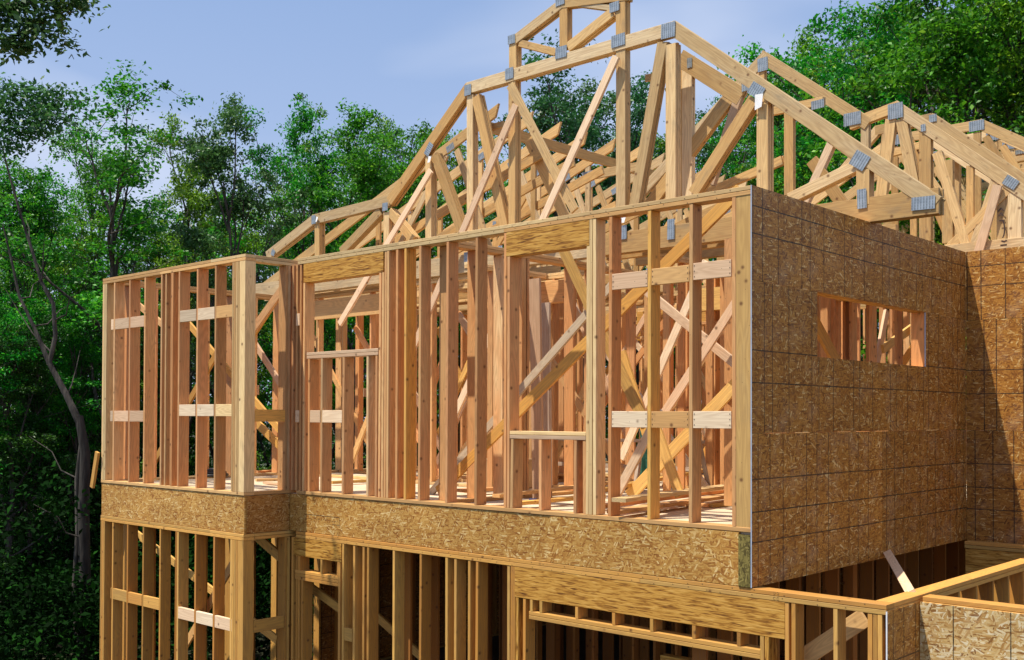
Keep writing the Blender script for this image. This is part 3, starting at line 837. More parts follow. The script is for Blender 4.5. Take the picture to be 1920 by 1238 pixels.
# ------------------------------------------------------------------ ROOF TRUSSES
class Truss:
    def __init__(s, y, label, plies=1, mat='truss', group=None, cat='roof truss', cutd=None):
        s.y, s.plies, s.mat = y, plies, mat
        s.o = thing('roof_truss', label, cat, (-3, y, H), group)

    def m(s, name, A, B, w=.14, edge=None, plies=None, mat=None, dy=0.0, c0=0., c1=0., world=False):
        """edge: 'u' when A,B lie on the upper edge, 'l' lower edge, None centre"""
        if world:
            a, b = V((A[0], s.y, A[1])), V((B[0], s.y, B[1]))
        else:
            a, b = on(A[0], A[1], 1, s.y), on(B[0], B[1], 1, s.y)
        d = (b - a).normalized(); n = V((-d.z, 0, d.x))
        if n.z < 0: n = -n
        if edge == 'u': a, b = a - n * w / 2, b - n * w / 2
        if edge == 'l': a, b = a + n * w / 2, b + n * w / 2
        pl = plies or s.plies
        t = .038 * pl
        s.n = getattr(s, 'n', 0) + 1
        off = V((0, t / 2 + dy + .0008 * (s.n % 23), 0))
        if d.x < 0: a, b = b, a
        return board(name, s.o, a + off, b + off, w, .038, n, M[mat or s.mat], plies=pl, cut0=c0, cut1=c1)

    def plate(s, px, py, w=.2, h=.13, rot=0.0, world=False, both=False):
        p = V((px, s.y, py)) if world else on(px, py, 1, s.y)
        w *= .92; h *= .92; rot += random.uniform(-.04, .04)
        me = boxes_mesh('connector_plate', [((-w / 2, -.0012, -h / 2), (w / 2, .0012, h / 2))])
        c, q = math.cos(rot), math.sin(rot)
        mw = Matrix(((c, 0, q, p.x), (0, 1, 0, s.y - .0025), (-q, 0, c, p.z), (0, 0, 0, 1)))
        return link('connector_plate', me, s.o, M['steel'], mw)

    def tagp(s, px, py, w=.07, h=.09, rot=.3):
        p = on(px, py, 1, s.y)
        me = bpy.data.meshes.new('paper_tag')
        me.from_pydata([(-w / 2, 0, h / 2), (w / 2, -.012, h / 2), (w / 2, -.02, -h / 3), (-w / 3, -.006, -h / 2)], [], [(0, 1, 2, 3)])
        c, q = math.cos(rot), math.sin(rot)
        mw = Matrix(((c, 0, q, p.x), (0, 1, 0, s.y - .006), (-q, 0, c, p.z), (0, 0, 0, 1)))
        return link('paper_tag', me, s.o, M['tag'], mw)


T1 = Truss(2.17, 'tall front girder truss with stepped top and small raised cap, largest truss', plies=3)
T1.m('top_chord', (1263, 38), (1764, 369), .15, 'u', c1=.0)
T1.m('top_chord', (873, 155), (1262, 39), .15, 'u')
T1.m('top_chord', (724, 371), (872, 156), .145, 'u')
T1.m('top_chord', (584, 403), (729, 366), .145, 'u')
T1.m('top_chord', (497, 472), (584, 404), .145, 'u')
bz0 = H + .0
T1.m('bottom_chord', (-10.25, bz0 + .001), (-3.4, bz0 + .001), .235, 'l', world=True)
T1.m('bottom_chord', (-3.398, bz0 + .001), (0.64, bz0 + .001), .235, 'l', world=True)
for A, B_, w in (((1256, 82), (1256, 372), .13), ((1240, 78), (1186, 388), .13), ((1162, 92), (1162, 392), .13), ((958, 148), (958, 425), .115),
                 ((879, 178), (879, 438), .11), ((889, 180), (943, 428), .13), ((811, 290), (864, 440), .13), ((801, 292), (801, 452), .115),
                 ((722, 398), (722, 470), .115), ((727, 396), (771, 450), .12), ((710, 395), (636, 472), .13), ((592, 414), (592, 482), .115),
                 ((1410, 184), (1296, 362), .13), ((1427, 190), (1427, 372), .13), ((1606, 308), (1476, 372), .11), ((1617, 318), (1617, 384), .13)):
    T1.m('web', A, B_, w, dy=.003)
# the raised cap
T1.m('top_chord', (957, 70), (1052, -4), .12, 'u'); T1.m('top_chord', (1052, -4), (1176, -20), .12, 'u')
for A, B_, w in (((960, 74), (960, 134), .12), ((1055, 10), (1055, 90), .12), ((1162, -6), (1162, 68), .13), ((972, 80), (1040, 97), .085), ((1063, 88), (1146, 22), .12), ((1064, 4), (1142, 14), .06)):
    T1.m('web', A, B_, w, dy=.003)
for px, py, w, h, r in ((1253, 57, .20, .18, 0), (1159, 76, .21, .15, 0), (1052, 98, .19, .15, 0), (955, 138, .15, .15, 0), (877, 169, .13, .15, 0), (804, 280, .19, .11, -.9),
                        (722, 388, .12, .12, 0), (588, 412, .11, .14, 0), (959, 74, .13, .12, 0), (1050, 3, .15, .10, 0), (1152, 13, .15, .12, 0),
                        (1418, 170, .19, .14, .65), (1612, 301, .18, .16, .65), (1616, 373, .10, .20, 0), (1731, 381, .235, .13, 0),
                        (1168, 436, .11, .17, 0), (1258, 430, .10, .24, 0), (875, 488, .10, .22, 0), (938, 472, .08, .16, 0), (512, 474, .1, .1, .5)):
    T1.plate(px, py, w, h, r)
T1.tagp(806, 300); T1.tagp(595, 412, .06, .08); T1.tagp(1423, 192, .1, .16, .1); T1.tagp(1168, 412, .09, .09)

# repeated trusses behind: shed-shaped left part whose chord tails stand above a long brace
KN = 11
GRP = 'common trusses standing behind the front girder truss'
for k in range(KN):
    y = 2.47 + .61 * k
    s = .362
    t = Truss(y, 'plain common roof truss with lifted chord tail in the row behind the tall front truss', 1, 'truss', GRP)
    e0, e1 = (-10.35, 3.06), (-5.13 + random.uniform(-.05, .05), 0)
    zz = lambda x: e0[1] + (x - e0[0]) * s
    t.m('top_chord', e0, (e1[0], zz(e1[0])), .14, 'u', world=True, c1=.8)
    t.m('bottom_chord', (-10.3, H + .002), (-4.6, H + .002), .12, 'l', world=True)
    if k in (3, 6, 9):
        t.m('top_chord', (-5.16, 4.39), (-4.1, 4.39), .12, 'u', world=True, dy=.04)
        t.m('web', (-9.3, 2.95), (-5.16, 4.32), .10, world=True, dy=.04)
        t.plate(-5.1, 4.33, .22, .11, world=True)
    else:
        t.m('web', (-9.0, 2.90), (-4.4, 4.20), .12, world=True, dy=.04)
    for x in ((-9.0, -7.5, -6.05) if k % 2 else (-7.5, -5.6)):
        t.m('web', (x, H + .12), (x, zz(x) - .14), .089, world=True, dy=.001)
    if k % 3 == 0: t.m('web', (-7.4, 2.9), (-6.1, zz(-6.1) - .15), .089, world=True, dy=.003)
    t.m('web', (-5.9, zz(-6.0) - .15), (-5.2, 2.9), .089, world=True, dy=.003)
    t.plate(-7.5, zz(-7.5) - .11, .08, .14, world=True); t.plate(-6.0, zz(-6.0) - .11, .16, .10, -.35, world=True)

# middle hip trusses (flat topped, stepping down)
S1 = Truss(2.47 + .05, 'shaded sloping half truss just behind the front girder peak', 2)
S1.m('top_chord', (1281, 93), (1398, 166), .19, 'u'); S1.m('web', (1287, 105), (1287, 380), .13, plies=2); S1.m('web', (1278, 120), (1278, 380), .05)
S1.m('web', (1383, 180), (1330, 345), .10, mat='pale'); S1.plate(1398, 158, .1, .16)
S1.m('web', (1376, 168), (1215, 385), .15)
S1.m('bottom_chord', (-3.4, H + .002), (-.2, H + .002), .12, 'l', world=True)
S1.plate(1293, 118, .07, .12)
S2 = Truss(3.10, 'shaded short sloping truss behind the long right-hand top chord', 2)
S2.m('top_chord', (1498, 192), (1635, 290), .16, 'u'); S2.m('top_chord', (1440, 202), (1542, 181), .09, 'u')
S2.m('web', (1478, 205), (1478, 365), .11); S2.m('web', (1565, 250), (1500, 395), .09, mat='pale'); S2.m('web', (1300, 372), (1465, 300), .10)
S2.m('web', (1520, 300), (1590, 400), .13); S2.plate(1533, 196, .16, .1)
S2.m('bottom_chord', (-3.4, H + .002), (-.15, H + .002), .12, 'l', world=True)

T2 = Truss(4.90, 'two-ply truss with pointed cap and flat shoulder on the rear wing wall', 2)
T2.m('top_chord', (1180, 372), (1430, 96), .15, 'u'); T2.m('top_chord', (1430, 94), (1634, 222), .15, 'u')
T2.m('top_chord', (1590, 224), (1681, 189), .13, 'u'); T2.m('top_chord', (1681, 188), (1990, 392), .14, 'u')
T2.m('bottom_chord', (-3.2, H + .002), (2.4, H + .002), .14, 'l', world=True)
for A, B_, w in (((1425, 130), (1425, 330), .11), ((1669, 222), (1650, 372), .13), ((1688, 222), (1712, 350), .13), ((1733, 232), (1733, 452), .14), ((1755, 285), (1812, 468), .11),
                 ((1895, 348), (1776, 466), .10), ((1901, 350), (1901, 465), .14), ((1865, 338), (1826, 455), .10), ((1775, 300), (1775, 455), .12), ((1817, 310), (1817, 470), .08)):
    T2.m('web', A, B_, w, dy=.004)
T2.m('web', (1620, 232), (1620, 300), .10)
for px, py, w, h, r in ((1430, 121, .16, .19, 0), (1598, 223, .24, .17, 0), (1679, 208, .20, .20, 0), (1731, 240, .06, .09, 0), (1895, 342, .17, .12, .62)):
    T2.plate(px, py, w, h, r)
T2.m('web', (1877, 372), (1877, 470), .12, dy=.02)
qm = []
for (px, py, dx, dz) in ((1872, 396, .05, .03), (1880, 404, -.04, .03), (1874, 414, .05, 0), (1878, 452, .05, -.01), (1876, 460, .06, 0)):
    p_ = on(px, py, 1, 4.9); qm.append([(p_.x, p_.z), (p_.x + dx / 2, p_.z + dz), (p_.x + dx, p_.z)])
p_ = on(1878, 430, 1, 4.9); qm.append(arc(p_.x, p_.z, .03, .10, -70, 80))
for q_ in qm:
    ink('spray_mark', T2.o, 4.905, [q_], .016)
T2.m('brace_web', (1872, 348), (1836, 474), .10, mat='pale', dy=-.05, plies=1)

T3 = Truss(5.55, 'second truss on the rear wing, its chord just above the first', 2)
T3.m('top_chord', (1748, 212), (1990, 372), .13, 'u'); T3.m('top_chord', (1640, 236), (1746, 212), .12, 'u'); T3.m('top_chord', (1560, 330), (1640, 236), .12, 'u')
T3.m('bottom_chord', (-3.2, H + .002), (2.4, H + .002), .14, 'l', world=True)
T3.m('web', (1748, 255), (1900, 352), .20, dy=-.1, mat='truss', plies=1); T3.m('web', (1660, 250), (1640, 440), .10); T3.m('web', (1790, 250), (1790, 455), .10); T3.m('web', (1700, 260), (1780, 450), .10)
T3.m('web', (1600, 305), (1740, 268), .09); T3.plate(1749, 222, .1, .1); T3.plate(1752, 272, .09, .14)
for k in range(6):
    y = 6.15 + .61 * k
    t = Truss(y, 'plain flat-topped truss in the row at the back of the rear wing', 1, 'truss', 'rear wing trusses')
    t.m('top_chord', (-1.5, 4.62), (-.35, 4.62), .12, 'u', world=True); t.m('top_chord', (-.35, 4.63), (2.3, 2.95), .13, 'u', world=True)
    t.m('top_chord', (-4.4, 2.95), (-1.5, 4.62), .13, 'u', world=True)
    t.m('bottom_chord', (-4.5, H + .002), (2.4, H + .002), .12, 'l', world=True)
    for x, z in ((-2.9, 3.7), (-1.45, 4.5), (-.4, 4.5), (.5, 3.95), (1.3, 3.45)):
        t.m('web', (x, 2.88), (x, z - .03), .089, world=True, dy=.001)
    t.m('web', (-1.4, 4.4), (-.5, 2.95), .089, world=True, dy=.002); t.m('web', (-.3, 4.4), (.45, 2.95), .089, world=True, dy=.002); t.m('web', (.6, 3.8), (1.25, 2.95), .089, world=True, dy=.002)
    t.plate(-.4, 4.55, .2, .14, world=True); t.plate(-1.45, 4.55, .2, .14, world=True); t.plate(.5, 3.98, .08, .14, world=True)

# high flat chords at far right
T5 = Truss(7.0, 'upper truss chord crossing at the far right edge above the rear wing', 2)
T5.m('top_chord', (1868, 292), (2000, 262), .14, 'u'); T5.m('web', (1885, 318), (1990, 345), .14); T5.m('web', (1868, 292), (1868, 440), .09); T5.plate(1912, 285, .12, .06)
T5.m('bottom_chord', (1.4, H + .002), (4.6, H + .002), .12, 'l', world=True)
# gable ladder of slats
gl = Truss(8.4, 'gable ladder with a stack of level slats between two uprights', 1, cat='gable frame')
for i, py in enumerate((352, 366, 379, 392, 404, 416)):
    gl.m('slat', (1790, py + 5), (1900, py - 14), .09)
for px in (1793, 1895):
    gl.m('upright', (px, 330), (px, 455), .09, dy=-.04)

# ------------------------------------------------------------------ long brace and loose boards, each a thing
def loose(label, p0, p1, w=.089, t=.038, wdir=(0, 0, 1), mat='fir', name='brace_board', cat='board', group=None, **k):
    o = board(name, None, p0, p1, w, t, wdir, M[mat], **k)
    return tag(o, label, cat, group)


def lp(a, b, ya, yb=None, dz=0):
    yb = ya if yb is None else yb
    return on(a[0], a[1], 1, ya), on(b[0], b[1], 1, yb)


loose('long level brace running back over the row of common trusses', (-5.2, 2.35, 4.64), (-5.2, 9.4, 4.64), .14, .038, mat='truss', name='lateral_brace', cat='brace')
loose('short level brace stub sticking out left of the lateral brace', *lp((944, 233), (908, 243), 2.45, 2.45), .08, mat='truss', name='lateral_brace', cat='brace')
loose('short level board nailed behind the twin girder posts', *lp((1211, 147), (1324, 127), 2.62), .08, mat='truss', name='lateral_brace', cat='brace')
a, b_ = lp((968, 197), (769, 668), 2.10, 2.10)
loose('pale pink diagonal board leaning from the girder post down into the middle bay', a, b_, .10, .038, (1, 0, .4), 'pale')
a, b_ = lp((1156, 106), (849, 787), 2.12, 1.98)
loose('long pale pink diagonal board from the cap post ending loose in mid air', a, b_, .10, .038, (1, 0, .4), 'pale')
a, b_ = lp((808, 320), (637, 608), 2.09, 2.0)
loose('pale diagonal board hanging behind the left header with sawn free end', a, b_, .10, .038, (1, 0, .5), 'pale')
a, b_ = lp((957, 160), (1078, 395), 2.11, 2.11)
loose('orange brown diagonal board crossing the pink ones above the front plate', a, b_, .11, .038, (1, 0, .5), 'truss')
a, b_ = lp((992, 262), (1075, 440), 2.6, 2.6)
loose('dark split board slanting behind the girder posts', a, b_, .14, .038, (1, 0, .5), 'truss')
a, b_ = lp((1372, 372), (1060, 640), .55, .55)
a2, b2 = lp((1102, 622), (815, 915), .55, .55)
loose('long golden diagonal brace from the right corner down to the deck by the middle studs', on(1388, 356, 1, .62), on(822, 922, 1, .62), .115, .038, (0, 0, 1), 'fir2')
loose('pink diagonal brace running just above the long golden one', on(1165, 515, 1, 1.05), on(806, 927, 1, 1.05), .085, .038, (0, 0, 1), 'pale')
loose('board slanting down right behind the middle header', on(1050, 455, 1, .9), on(1212, 800, 1, .9), .11, .038, (1, 0, .4), 'fir2')
loose('pale brace crossing down right in the right bays', on(1205, 540, 1, 1.5), on(1400, 700, 1, 1.5), .089, .038, (0, 0, 1), 'pale')
loose('white-edged brace rising behind the right blocks', on(1325, 490, 1, 1.8), on(1165, 860, 1, 1.8), .089, .038, (1, 0, .3), 'pale')
loose('pale brace rising to the corner post in the last bay', on(1385, 560, 1, 1.35), on(1230, 800, 1, 1.35), .089, .038, (0, 0, 1), 'pale')
loose('steep white-edged board low in the right bays', on(1240, 770, 1, .75), on(1150, 940, 1, .75), .089, .038, (1, 0, .3), 'pale')
loose('golden short brace low behind the right blocks', on(1400, 700, 1, 1.6), on(1180, 930, 1, 1.6), .13, .038, (0, 0, 1), 'fir2')
loose('golden board slanting down right under the right blocks', on(1230, 800, 1, 1.2), on(1275, 930, 1, 1.2), .10, .038, (1, 0, .3), 'fir2')
loose('brown board slanting down right between two right studs', on(1165, 660, 1, 1.7), on(1215, 820, 1, 1.7), .11, .038, (1, 0, .3), 'fir2')
loose('pale brace slanting down right behind the left middle studs', on(860, 590, 1, 2.6), on(965, 760, 1, 2.6), .10, .038, (1, 0, .4), 'pale')
loose('grey weathered plank standing upright in the middle opening', on(1021, 568, 1, 1.6), (on(1022, 880, 1, 1.6).x, 1.62, .0), .14, .04, (1, .2, 0), 'grey', name='upright_plank')
loose('pinkish plank standing upright left of the grey plank', on(1003, 523, 1, 1.3), (on(1004, 880, 1, 1.3).x + .03, 1.32, .0), .14, .04, (1, .1, 0), 'pale', name='upright_plank')
# braces seen through the bay
loose('long brace slanting down right behind the bay studs', on(330, 580, 1, 1.2), on(545, 830, 1, 1.2), .10, .038, (0, 0, 1), 'fir2')
loose('brace rising right behind the bay studs', on(415, 720, 1, 1.6), on(545, 520, 1, 1.6), .10, .038, (0, 0, 1), 'fir2')
loose('brown brace rising right behind the bay return', on(470, 625, 1, .9), on(560, 500, 1, .9), .12, .038, (0, 0, 1), 'fir')
loose('white edged brace slanting down through the bay return', on(478, 645, 1, 1.9), on(545, 750, 1, 1.9), .10, .038, (1, 0, .4), 'pale')
loose('brace slanting down left behind the outer bay studs', on(225, 545, 1, 1.0), on(345, 640, 1, 1.0), .10, .038, (0, 0, 1), 'fir')
loose('brace rising from the deck behind the outer bay studs', on(270, 900, 1, .8), on(420, 640, 1, .8), .10, .038, (0, 0, 1), 'fir2')
loose('short board slanting down right near the bay deck', on(478, 790, 1, 2.0), on(560, 870, 1, 2.0), .13, .038, (0, 0, 1), 'fir2')
loose('pinkish board leaning inside the side window opening', on(1640, 700, 0, -.9), on(1662, 585, 0, -1.0), .09, .038, (0, 1, 0), 'pale')
loose('pale brace rising right inside the side window opening', on(1655, 655, 0, -.8), on(1745, 590, 0, -.8), .10, .038, (0, 0, 1), 'fir2')
loose('brace slanting down right at left end of the side window', on(1520, 590, 0, -.6), on(1580, 700, 0, -.6), .14, .038, (0, 1, .5), 'fir2')
loose('short plank leaning on the outer left corner of the house', on(183, 848, 1, -.66), on(173, 914, 1, -.66), .08, .038, (1, 0, .1), 'low', name='leaning_plank', cat='plank')
loose('stud leaning from the side wall onto the low garage plate', on(1664, 1036, 0, .035), on(1708, 1112, 0, .98), .075, .036, (0, 1, .3), 'pale', name='leaning_plank', cat='plank')
# lower storey braces
loose('diagonal brace in the lower bay by the pale bottom right wall', on(1500, 1238, 1, .25), on(1622, 1158, 1, .25), .14, .038, (0, 0, 1), 'plate')
loose('brace slanting down right behind the lower left opening', on(560, 1085, 1, .3), on(650, 1150, 1, .3), .10, .038, (0, 0, 1), 'fir2')
loose('brace slanting down right at the top of the lower return', on(475, 1000, 1, .2), on(560, 1075, 1, .2), .12, .038, (0, 0, 1), 'fir2')
loose('brace rising right behind the lower bay studs', on(345, 1215, 1, 1.0), on(470, 1000, 1, 1.0), .12, .038, (0, 0, 1), 'plate')
loose('long brace slanting down right behind the lower bay studs', on(235, 985, 1, 1.4), on(520, 1200, 1, 1.4), .12, .038, (0, 0, 1), 'fir2')
loose('brace slanting down right in the dark lower rooms', on(700, 1150, 1, 2.2), on(800, 1240, 1, 2.2), .12, .038, (0, 0, 1), 'fir2')

rb = random.Random(21)
for i in range(26):
    x0 = rb.uniform(-8.6, -1.2); y0 = rb.choice((2.6, 3.25, 3.9, 4.35, 5.4, 6.1, 7.15)) + rb.uniform(0, .05) + i * .004
    dx = rb.choice((-1, 1)) * rb.uniform(1.2, 2.1)
    loose('thin temporary diagonal brace deep inside the framed rooms', V((x0, y0, .04)), V((x0 + dx, y0, rb.uniform(2.0, 2.65))), .089, .038, (0, 0, 1), ('fir2', 'pale', 'fir', 'plate')[i % 4], group='temporary braces inside the rooms')
# lumber on the deck
rnd = random.Random(11)
def deck_board(px0, py0, px1, py1, h, w=.089, t=.038, mat='plate', lab='', dz=0):
    p, q = on(px0, py0, 2, h), on(px1, py1, 2, h)
    return loose(lab, p, q, w, t, (p - q).cross(V((0, 0, 1))), mat, name='loose_lumber', cat='lumber', group=None)


labs = [
    (900, 1240, 966, 1386, .10, 'long plank lying across the deck in the right bays, front of the pile'),
    (1160, 938, 1420, 905, .19, 'uppermost plank of the pile on the deck beside the corner post'),
    (1150, 960, 1400, 925, .06, 'plank under the uppermost one in the right-hand pile'),
    (1330, 948, 1420, 942, .02, 'short offcut lying by the corner post on the deck'),
    (1335, 925, 1400, 920, .02, 'second short offcut behind the first by the corner post'),
    (1275, 945, 1330, 948, .02, 'little block lying between the two right studs'),
    (960, 945, 1130, 930, .06, 'plank on the deck behind the middle sill cripples'),
    (930, 930, 1150, 905, .10, 'plank lying across the deck behind the middle opening, topmost there'),
    (860, 920, 960, 915, .06, 'thick board on the deck in front of the cardboard box'),
    (1120, 920, 1330, 880, .20, 'long plank propped on the pile behind the right studs'),
    (480, 900, 560, 898, .02, 'board on the deck seen through the bay return, front one'),
    (480, 885, 570, 880, .05, 'board on the deck seen through the bay return, rear one'),
    (620, 905, 720, 900, .04, 'board lying on the deck behind the left opening'),
    (1100, 905, 1420, 860, .04, 'far long plank on the deck at the back of the right rooms'),
]
for i, r in enumerate(labs):
    if i == 0:
        deck_board(1120, 950, 1400, 915, .10, lab=r[5], mat='fir'); continue
    deck_board(r[0], r[1], r[2], r[3], r[4], lab=r[5], w=.14 if i in (1, 2, 8) else .089, mat=('fir2', 'plate', 'fir')[i % 3])
for i in range(16):
    x, y = rnd.uniform(-9, -.6), rnd.uniform(.6, 8.5); a = rnd.uniform(-.5, .5) + (0 if i % 3 else 1.4); l = rnd.uniform(.5, 2.2)
    d = V((math.cos(a), math.sin(a), 0))
    loose('scattered offcut lying on the pale deck inside the house', V((x, y, .02 + .001 * i)), V((x, y, .02 + .001 * i)) + d * l, .089, .036, d.cross(V((0, 0, 1))), ('fir', 'plate', 'pale')[i % 3], name='loose_lumber', cat='lumber', group='scattered offcuts on the deck')
# pile of sheets
pile = thing('lumber_stack', 'stack of planks on the deck seen through the bay return', 'lumber', (-6.4, 4.2, 0))
for i in range(6):
    board('plank', pile, (-7.8 + rnd.uniform(-.2, .2), 3.9 + (i % 2) * .2, .02 + .042 * (i // 2)), (-5.2 + rnd.uniform(-.2, .2), 4.0 + (i % 2) * .2, .02 + .042 * (i // 2)), .18, .038, (0, 1, 0), M['plate'])

# cardboard box
bp_ = on(934, 914, 2, .045)
cb = thing('cardboard_box', 'taped brown cardboard box with red and dark printed label on the deck', 'box', bp_)
bw, bd, bh = .62, .42, .34
carton = None
def rel(lo, hi, nm, mt, par=None):
    par = par or carton
    me = boxes_mesh(nm, [(lo, hi)])
    return link(nm, me, par or cb, M[mt], Matrix.Translation(bp_) @ Matrix.Rotation(.25, 4, 'Z'))
carton = rel((-bw / 2, 0, 0), (bw / 2, bd, bh), 'carton', 'card')
rel((-bw / 2 - .002, -.003, bh - .02), (bw / 2 + .002, -.001, bh - .012), 'flap_line', 'tape')
rel((-.05, -.0035, 0), (.02, -.0012, bh + .001), 'tape_strip', 'tape'); rel((-.05, -.003, bh + .0005), (.02, bd, bh + .003), 'tape_strip', 'tape')
rel((-.06, -.006, .13), (.05, -.004, .17), 'printed_label', 'red'); rel((-.06, -.006, .175), (.05, -.004, .21), 'printed_label', 'ink')
rel((.10, -.004, .04), (.22, -.002, .06), 'printed_label', 'ink')
b2 = on(1060, 895, 2, .02)
cb2 = thing('cardboard_box', 'plain grey-brown open carton behind the middle cripples', 'box', b2)
link('carton', boxes_mesh('carton', [((-.25, 0, 0), (.25, .01, .35)), ((-.25, .39, 0), (.25, .4, .35)), ((-.25, .012, 0), (-.24, .388, .35)), ((.24, .012, 0), (.25, .388, .35)), ((-.238, .012, 0), (.238, .388, .01))]), cb2, M['card'], Matrix.Translation(b2))
link('flap', boxes_mesh('flap', [((-.25, -.18, .33), (.25, -.002, .338))]), cb2, M['card'], Matrix.Translation(b2))


def tube(name, pts, rad, mat, parent=None, sides=8, mw=None):
    vs, fs = tube_geo([V(p) for p in pts], rad if isinstance(rad, (list, tuple)) else [rad] * len(pts), sides)
    me = bpy.data.meshes.new(name); me.from_pydata([tuple(v) for v in vs], [], fs); me.update()
    for p in me.polygons: p.use_smooth = True
    return link(name, me, parent, mat, mw)


def tube_geo(pts, rad, sides=6, n0=0):
    vs, fs = [], []
    prev = None
    for i, p in enumerate(pts):
        d = (pts[min(i + 1, len(pts) - 1)] - pts[max(i - 1, 0)])
        d = d.normalized() if d.length > 1e-6 else V((0, 0, 1))
        a = V((1, 0, 0)) if prev is None else prev
        a = a - d * a.dot(d)
        if a.length < 1e-3: a = V((0, 1, 0)) - d * d.y
        a.normalize(); b = d.cross(a); prev = a
        for k in range(sides):
            t = 2 * math.pi * k / sides
            vs.append(p + (a * math.cos(t) + b * math.sin(t)) * rad[i])
        if i:
            m0 = n0 + (i - 1) * sides
            for k in range(sides):
                fs.append((m0 + k, m0 + (k + 1) % sides, m0 + sides + (k + 1) % sides, m0 + sides + k))
    return vs, fs


# coil of black hose
hp = on(397, 893, 2, .03)
coil = thing('hose_coil', 'coil of black hose on the deck behind the bay studs', 'hose', hp)
for j in range(3):
    tube('hose_loop', [hp + V((math.cos(t) * (.22 - .03 * j), math.sin(t) * (.22 - .03 * j), .02 + .035 * j)) for t in [2 * math.pi * i / 24 for i in range(25)]], .022, M['black'], coil)
# blue cap
p = on(999, 945, 2, .0)
o = tube('plastic_cap', [(0, 0, .0), (0, 0, .001), (0, 0, .055), (0, 0, .0555)], [.001, .045, .04, .001], M['blue'], None, 16, Matrix.Translation(p)); tag(o, 'small bright blue plastic cap on the deck by the sill cripple', 'cap')
# green strap hanging
for (px, py0, py1, ln) in ((1208, 800, 905, 'dark green strap cloth hanging behind the right-hand blocks'),):
    a, b_ = on(px, py0, 1, 2.3), on(px + 2, py1, 1, 2.3)
    vs, fs = [], []
    for i in range(13):
        t = i / 12
        c = a.lerp(b_, t)
        for j in range(5):
            vs.append((c.x + (j - 2) * .04 * (1 - .3 * math.sin(t * 3)), c.y + .02 * math.sin(j * 2.1 + t * 4), c.z))
    for i in range(12):
        for j in range(4):
            fs.append((i * 5 + j, i * 5 + j + 1, i * 5 + j + 6, i * 5 + j + 5))
    me = bpy.data.meshes.new('strap'); me.from_pydata(vs, [], fs); o = link('hanging_strap', me, None, M['green']); tag(o, ln, 'strap')
# sawhorse-like trestle tables deep inside
def trestle(px, py, label):
    p = on(px, py, 1, 3.2); z = .62
    t = thing('work_trestle', label, 'trestle', (p.x, 3.2, 0))
    board('top_rail', t, (p.x - .42, 3.2, z), (p.x + .42, 3.2, z), .089, .038, (0, 1, 0), M['grey'])
    for dx in (-.34, .34):
        board('leg', t, (p.x + dx, 3.2, z - .02), (p.x + dx * 1.1, 3.05, 0), .05, .03, (1, 0, 0), M['grey'])
        board('leg', t, (p.x + dx, 3.25, z - .02), (p.x + dx * 1.1, 3.42, 0), .05, .03, (1, 0, 0), M['grey'])
    board('stretcher', t, (p.x - .36, 3.12, .3), (p.x + .36, 3.12, .3), .05, .025, (0, 0, 1), M['grey'])
trestle(1062, 855, 'grey work trestle behind the middle sill cripples')
trestle(1158, 850, 'grey work trestle left of the green strap')
trestle(1262, 845, 'grey work trestle behind the two right studs')

# ------------------------------------------------------------------ GROUND
def ground():
    m, nt, N, L, b = nodes("forest_floor")
    n = N.new("ShaderNodeTexNoise"); n.inputs["Scale"].default_value = 0.9; n.inputs["Detail"].default_value = 8
    tc = N.new("ShaderNodeTexCoord"); L.new(tc.outputs["Object"], n.inputs["Vector"])
    r = ramp(N, [(0.35, (0.018, 0.030, 0.010)), (0.5, (0.05, 0.045, 0.022)), (0.7, (0.035, 0.07, 0.015))]); L.new(n.outputs[0], r.inputs[0]); L.new(r.outputs[0], b.inputs["Base Color"])
    b.inputs["Roughness"].default_value = 0.95
    return m


GZ = -3.28
def gheight(x, y):
    d = max(0, math.hypot(x + 2, y - 3) - 14)
    return GZ - .01 + 0.05 * math.sin(x * .7) * math.cos(y * .6) * min(1, d) + (-0.035 * d if x < -10 and d < 60 else 0)


n = 90
vs = []
co = [(-600 * (1 - i / 45) ** 3 if i <= 45 else 600 * ((i - 45) / 45) ** 3) for i in range(n + 1)]
for i in co:
    for j in co:
        vs.append((i, j, gheight(i, j) if math.hypot(i, j) < 70 else GZ - 2.2))
fs = [(i * (n + 1) + j, (i + 1) * (n + 1) + j, (i + 1) * (n + 1) + j + 1, i * (n + 1) + j + 1) for i in range(n) for j in range(n)]
me = bpy.data.meshes.new('ground'); me.from_pydata(vs, [], fs)
for p in me.polygons: p.use_smooth = True
gr = link('ground', me, None, ground()); tag(gr, 'dark forest floor around the building site', 'ground', kind='structure')
sl = link('slab', boxes_mesh('slab', [((X_E - .05, P_BAY - .05, GZ - .1), (XR, 9.4, LOW_BOT - .004))]), None, M['concrete']); tag(sl, 'concrete slab under the lower storey', 'slab', kind='structure')

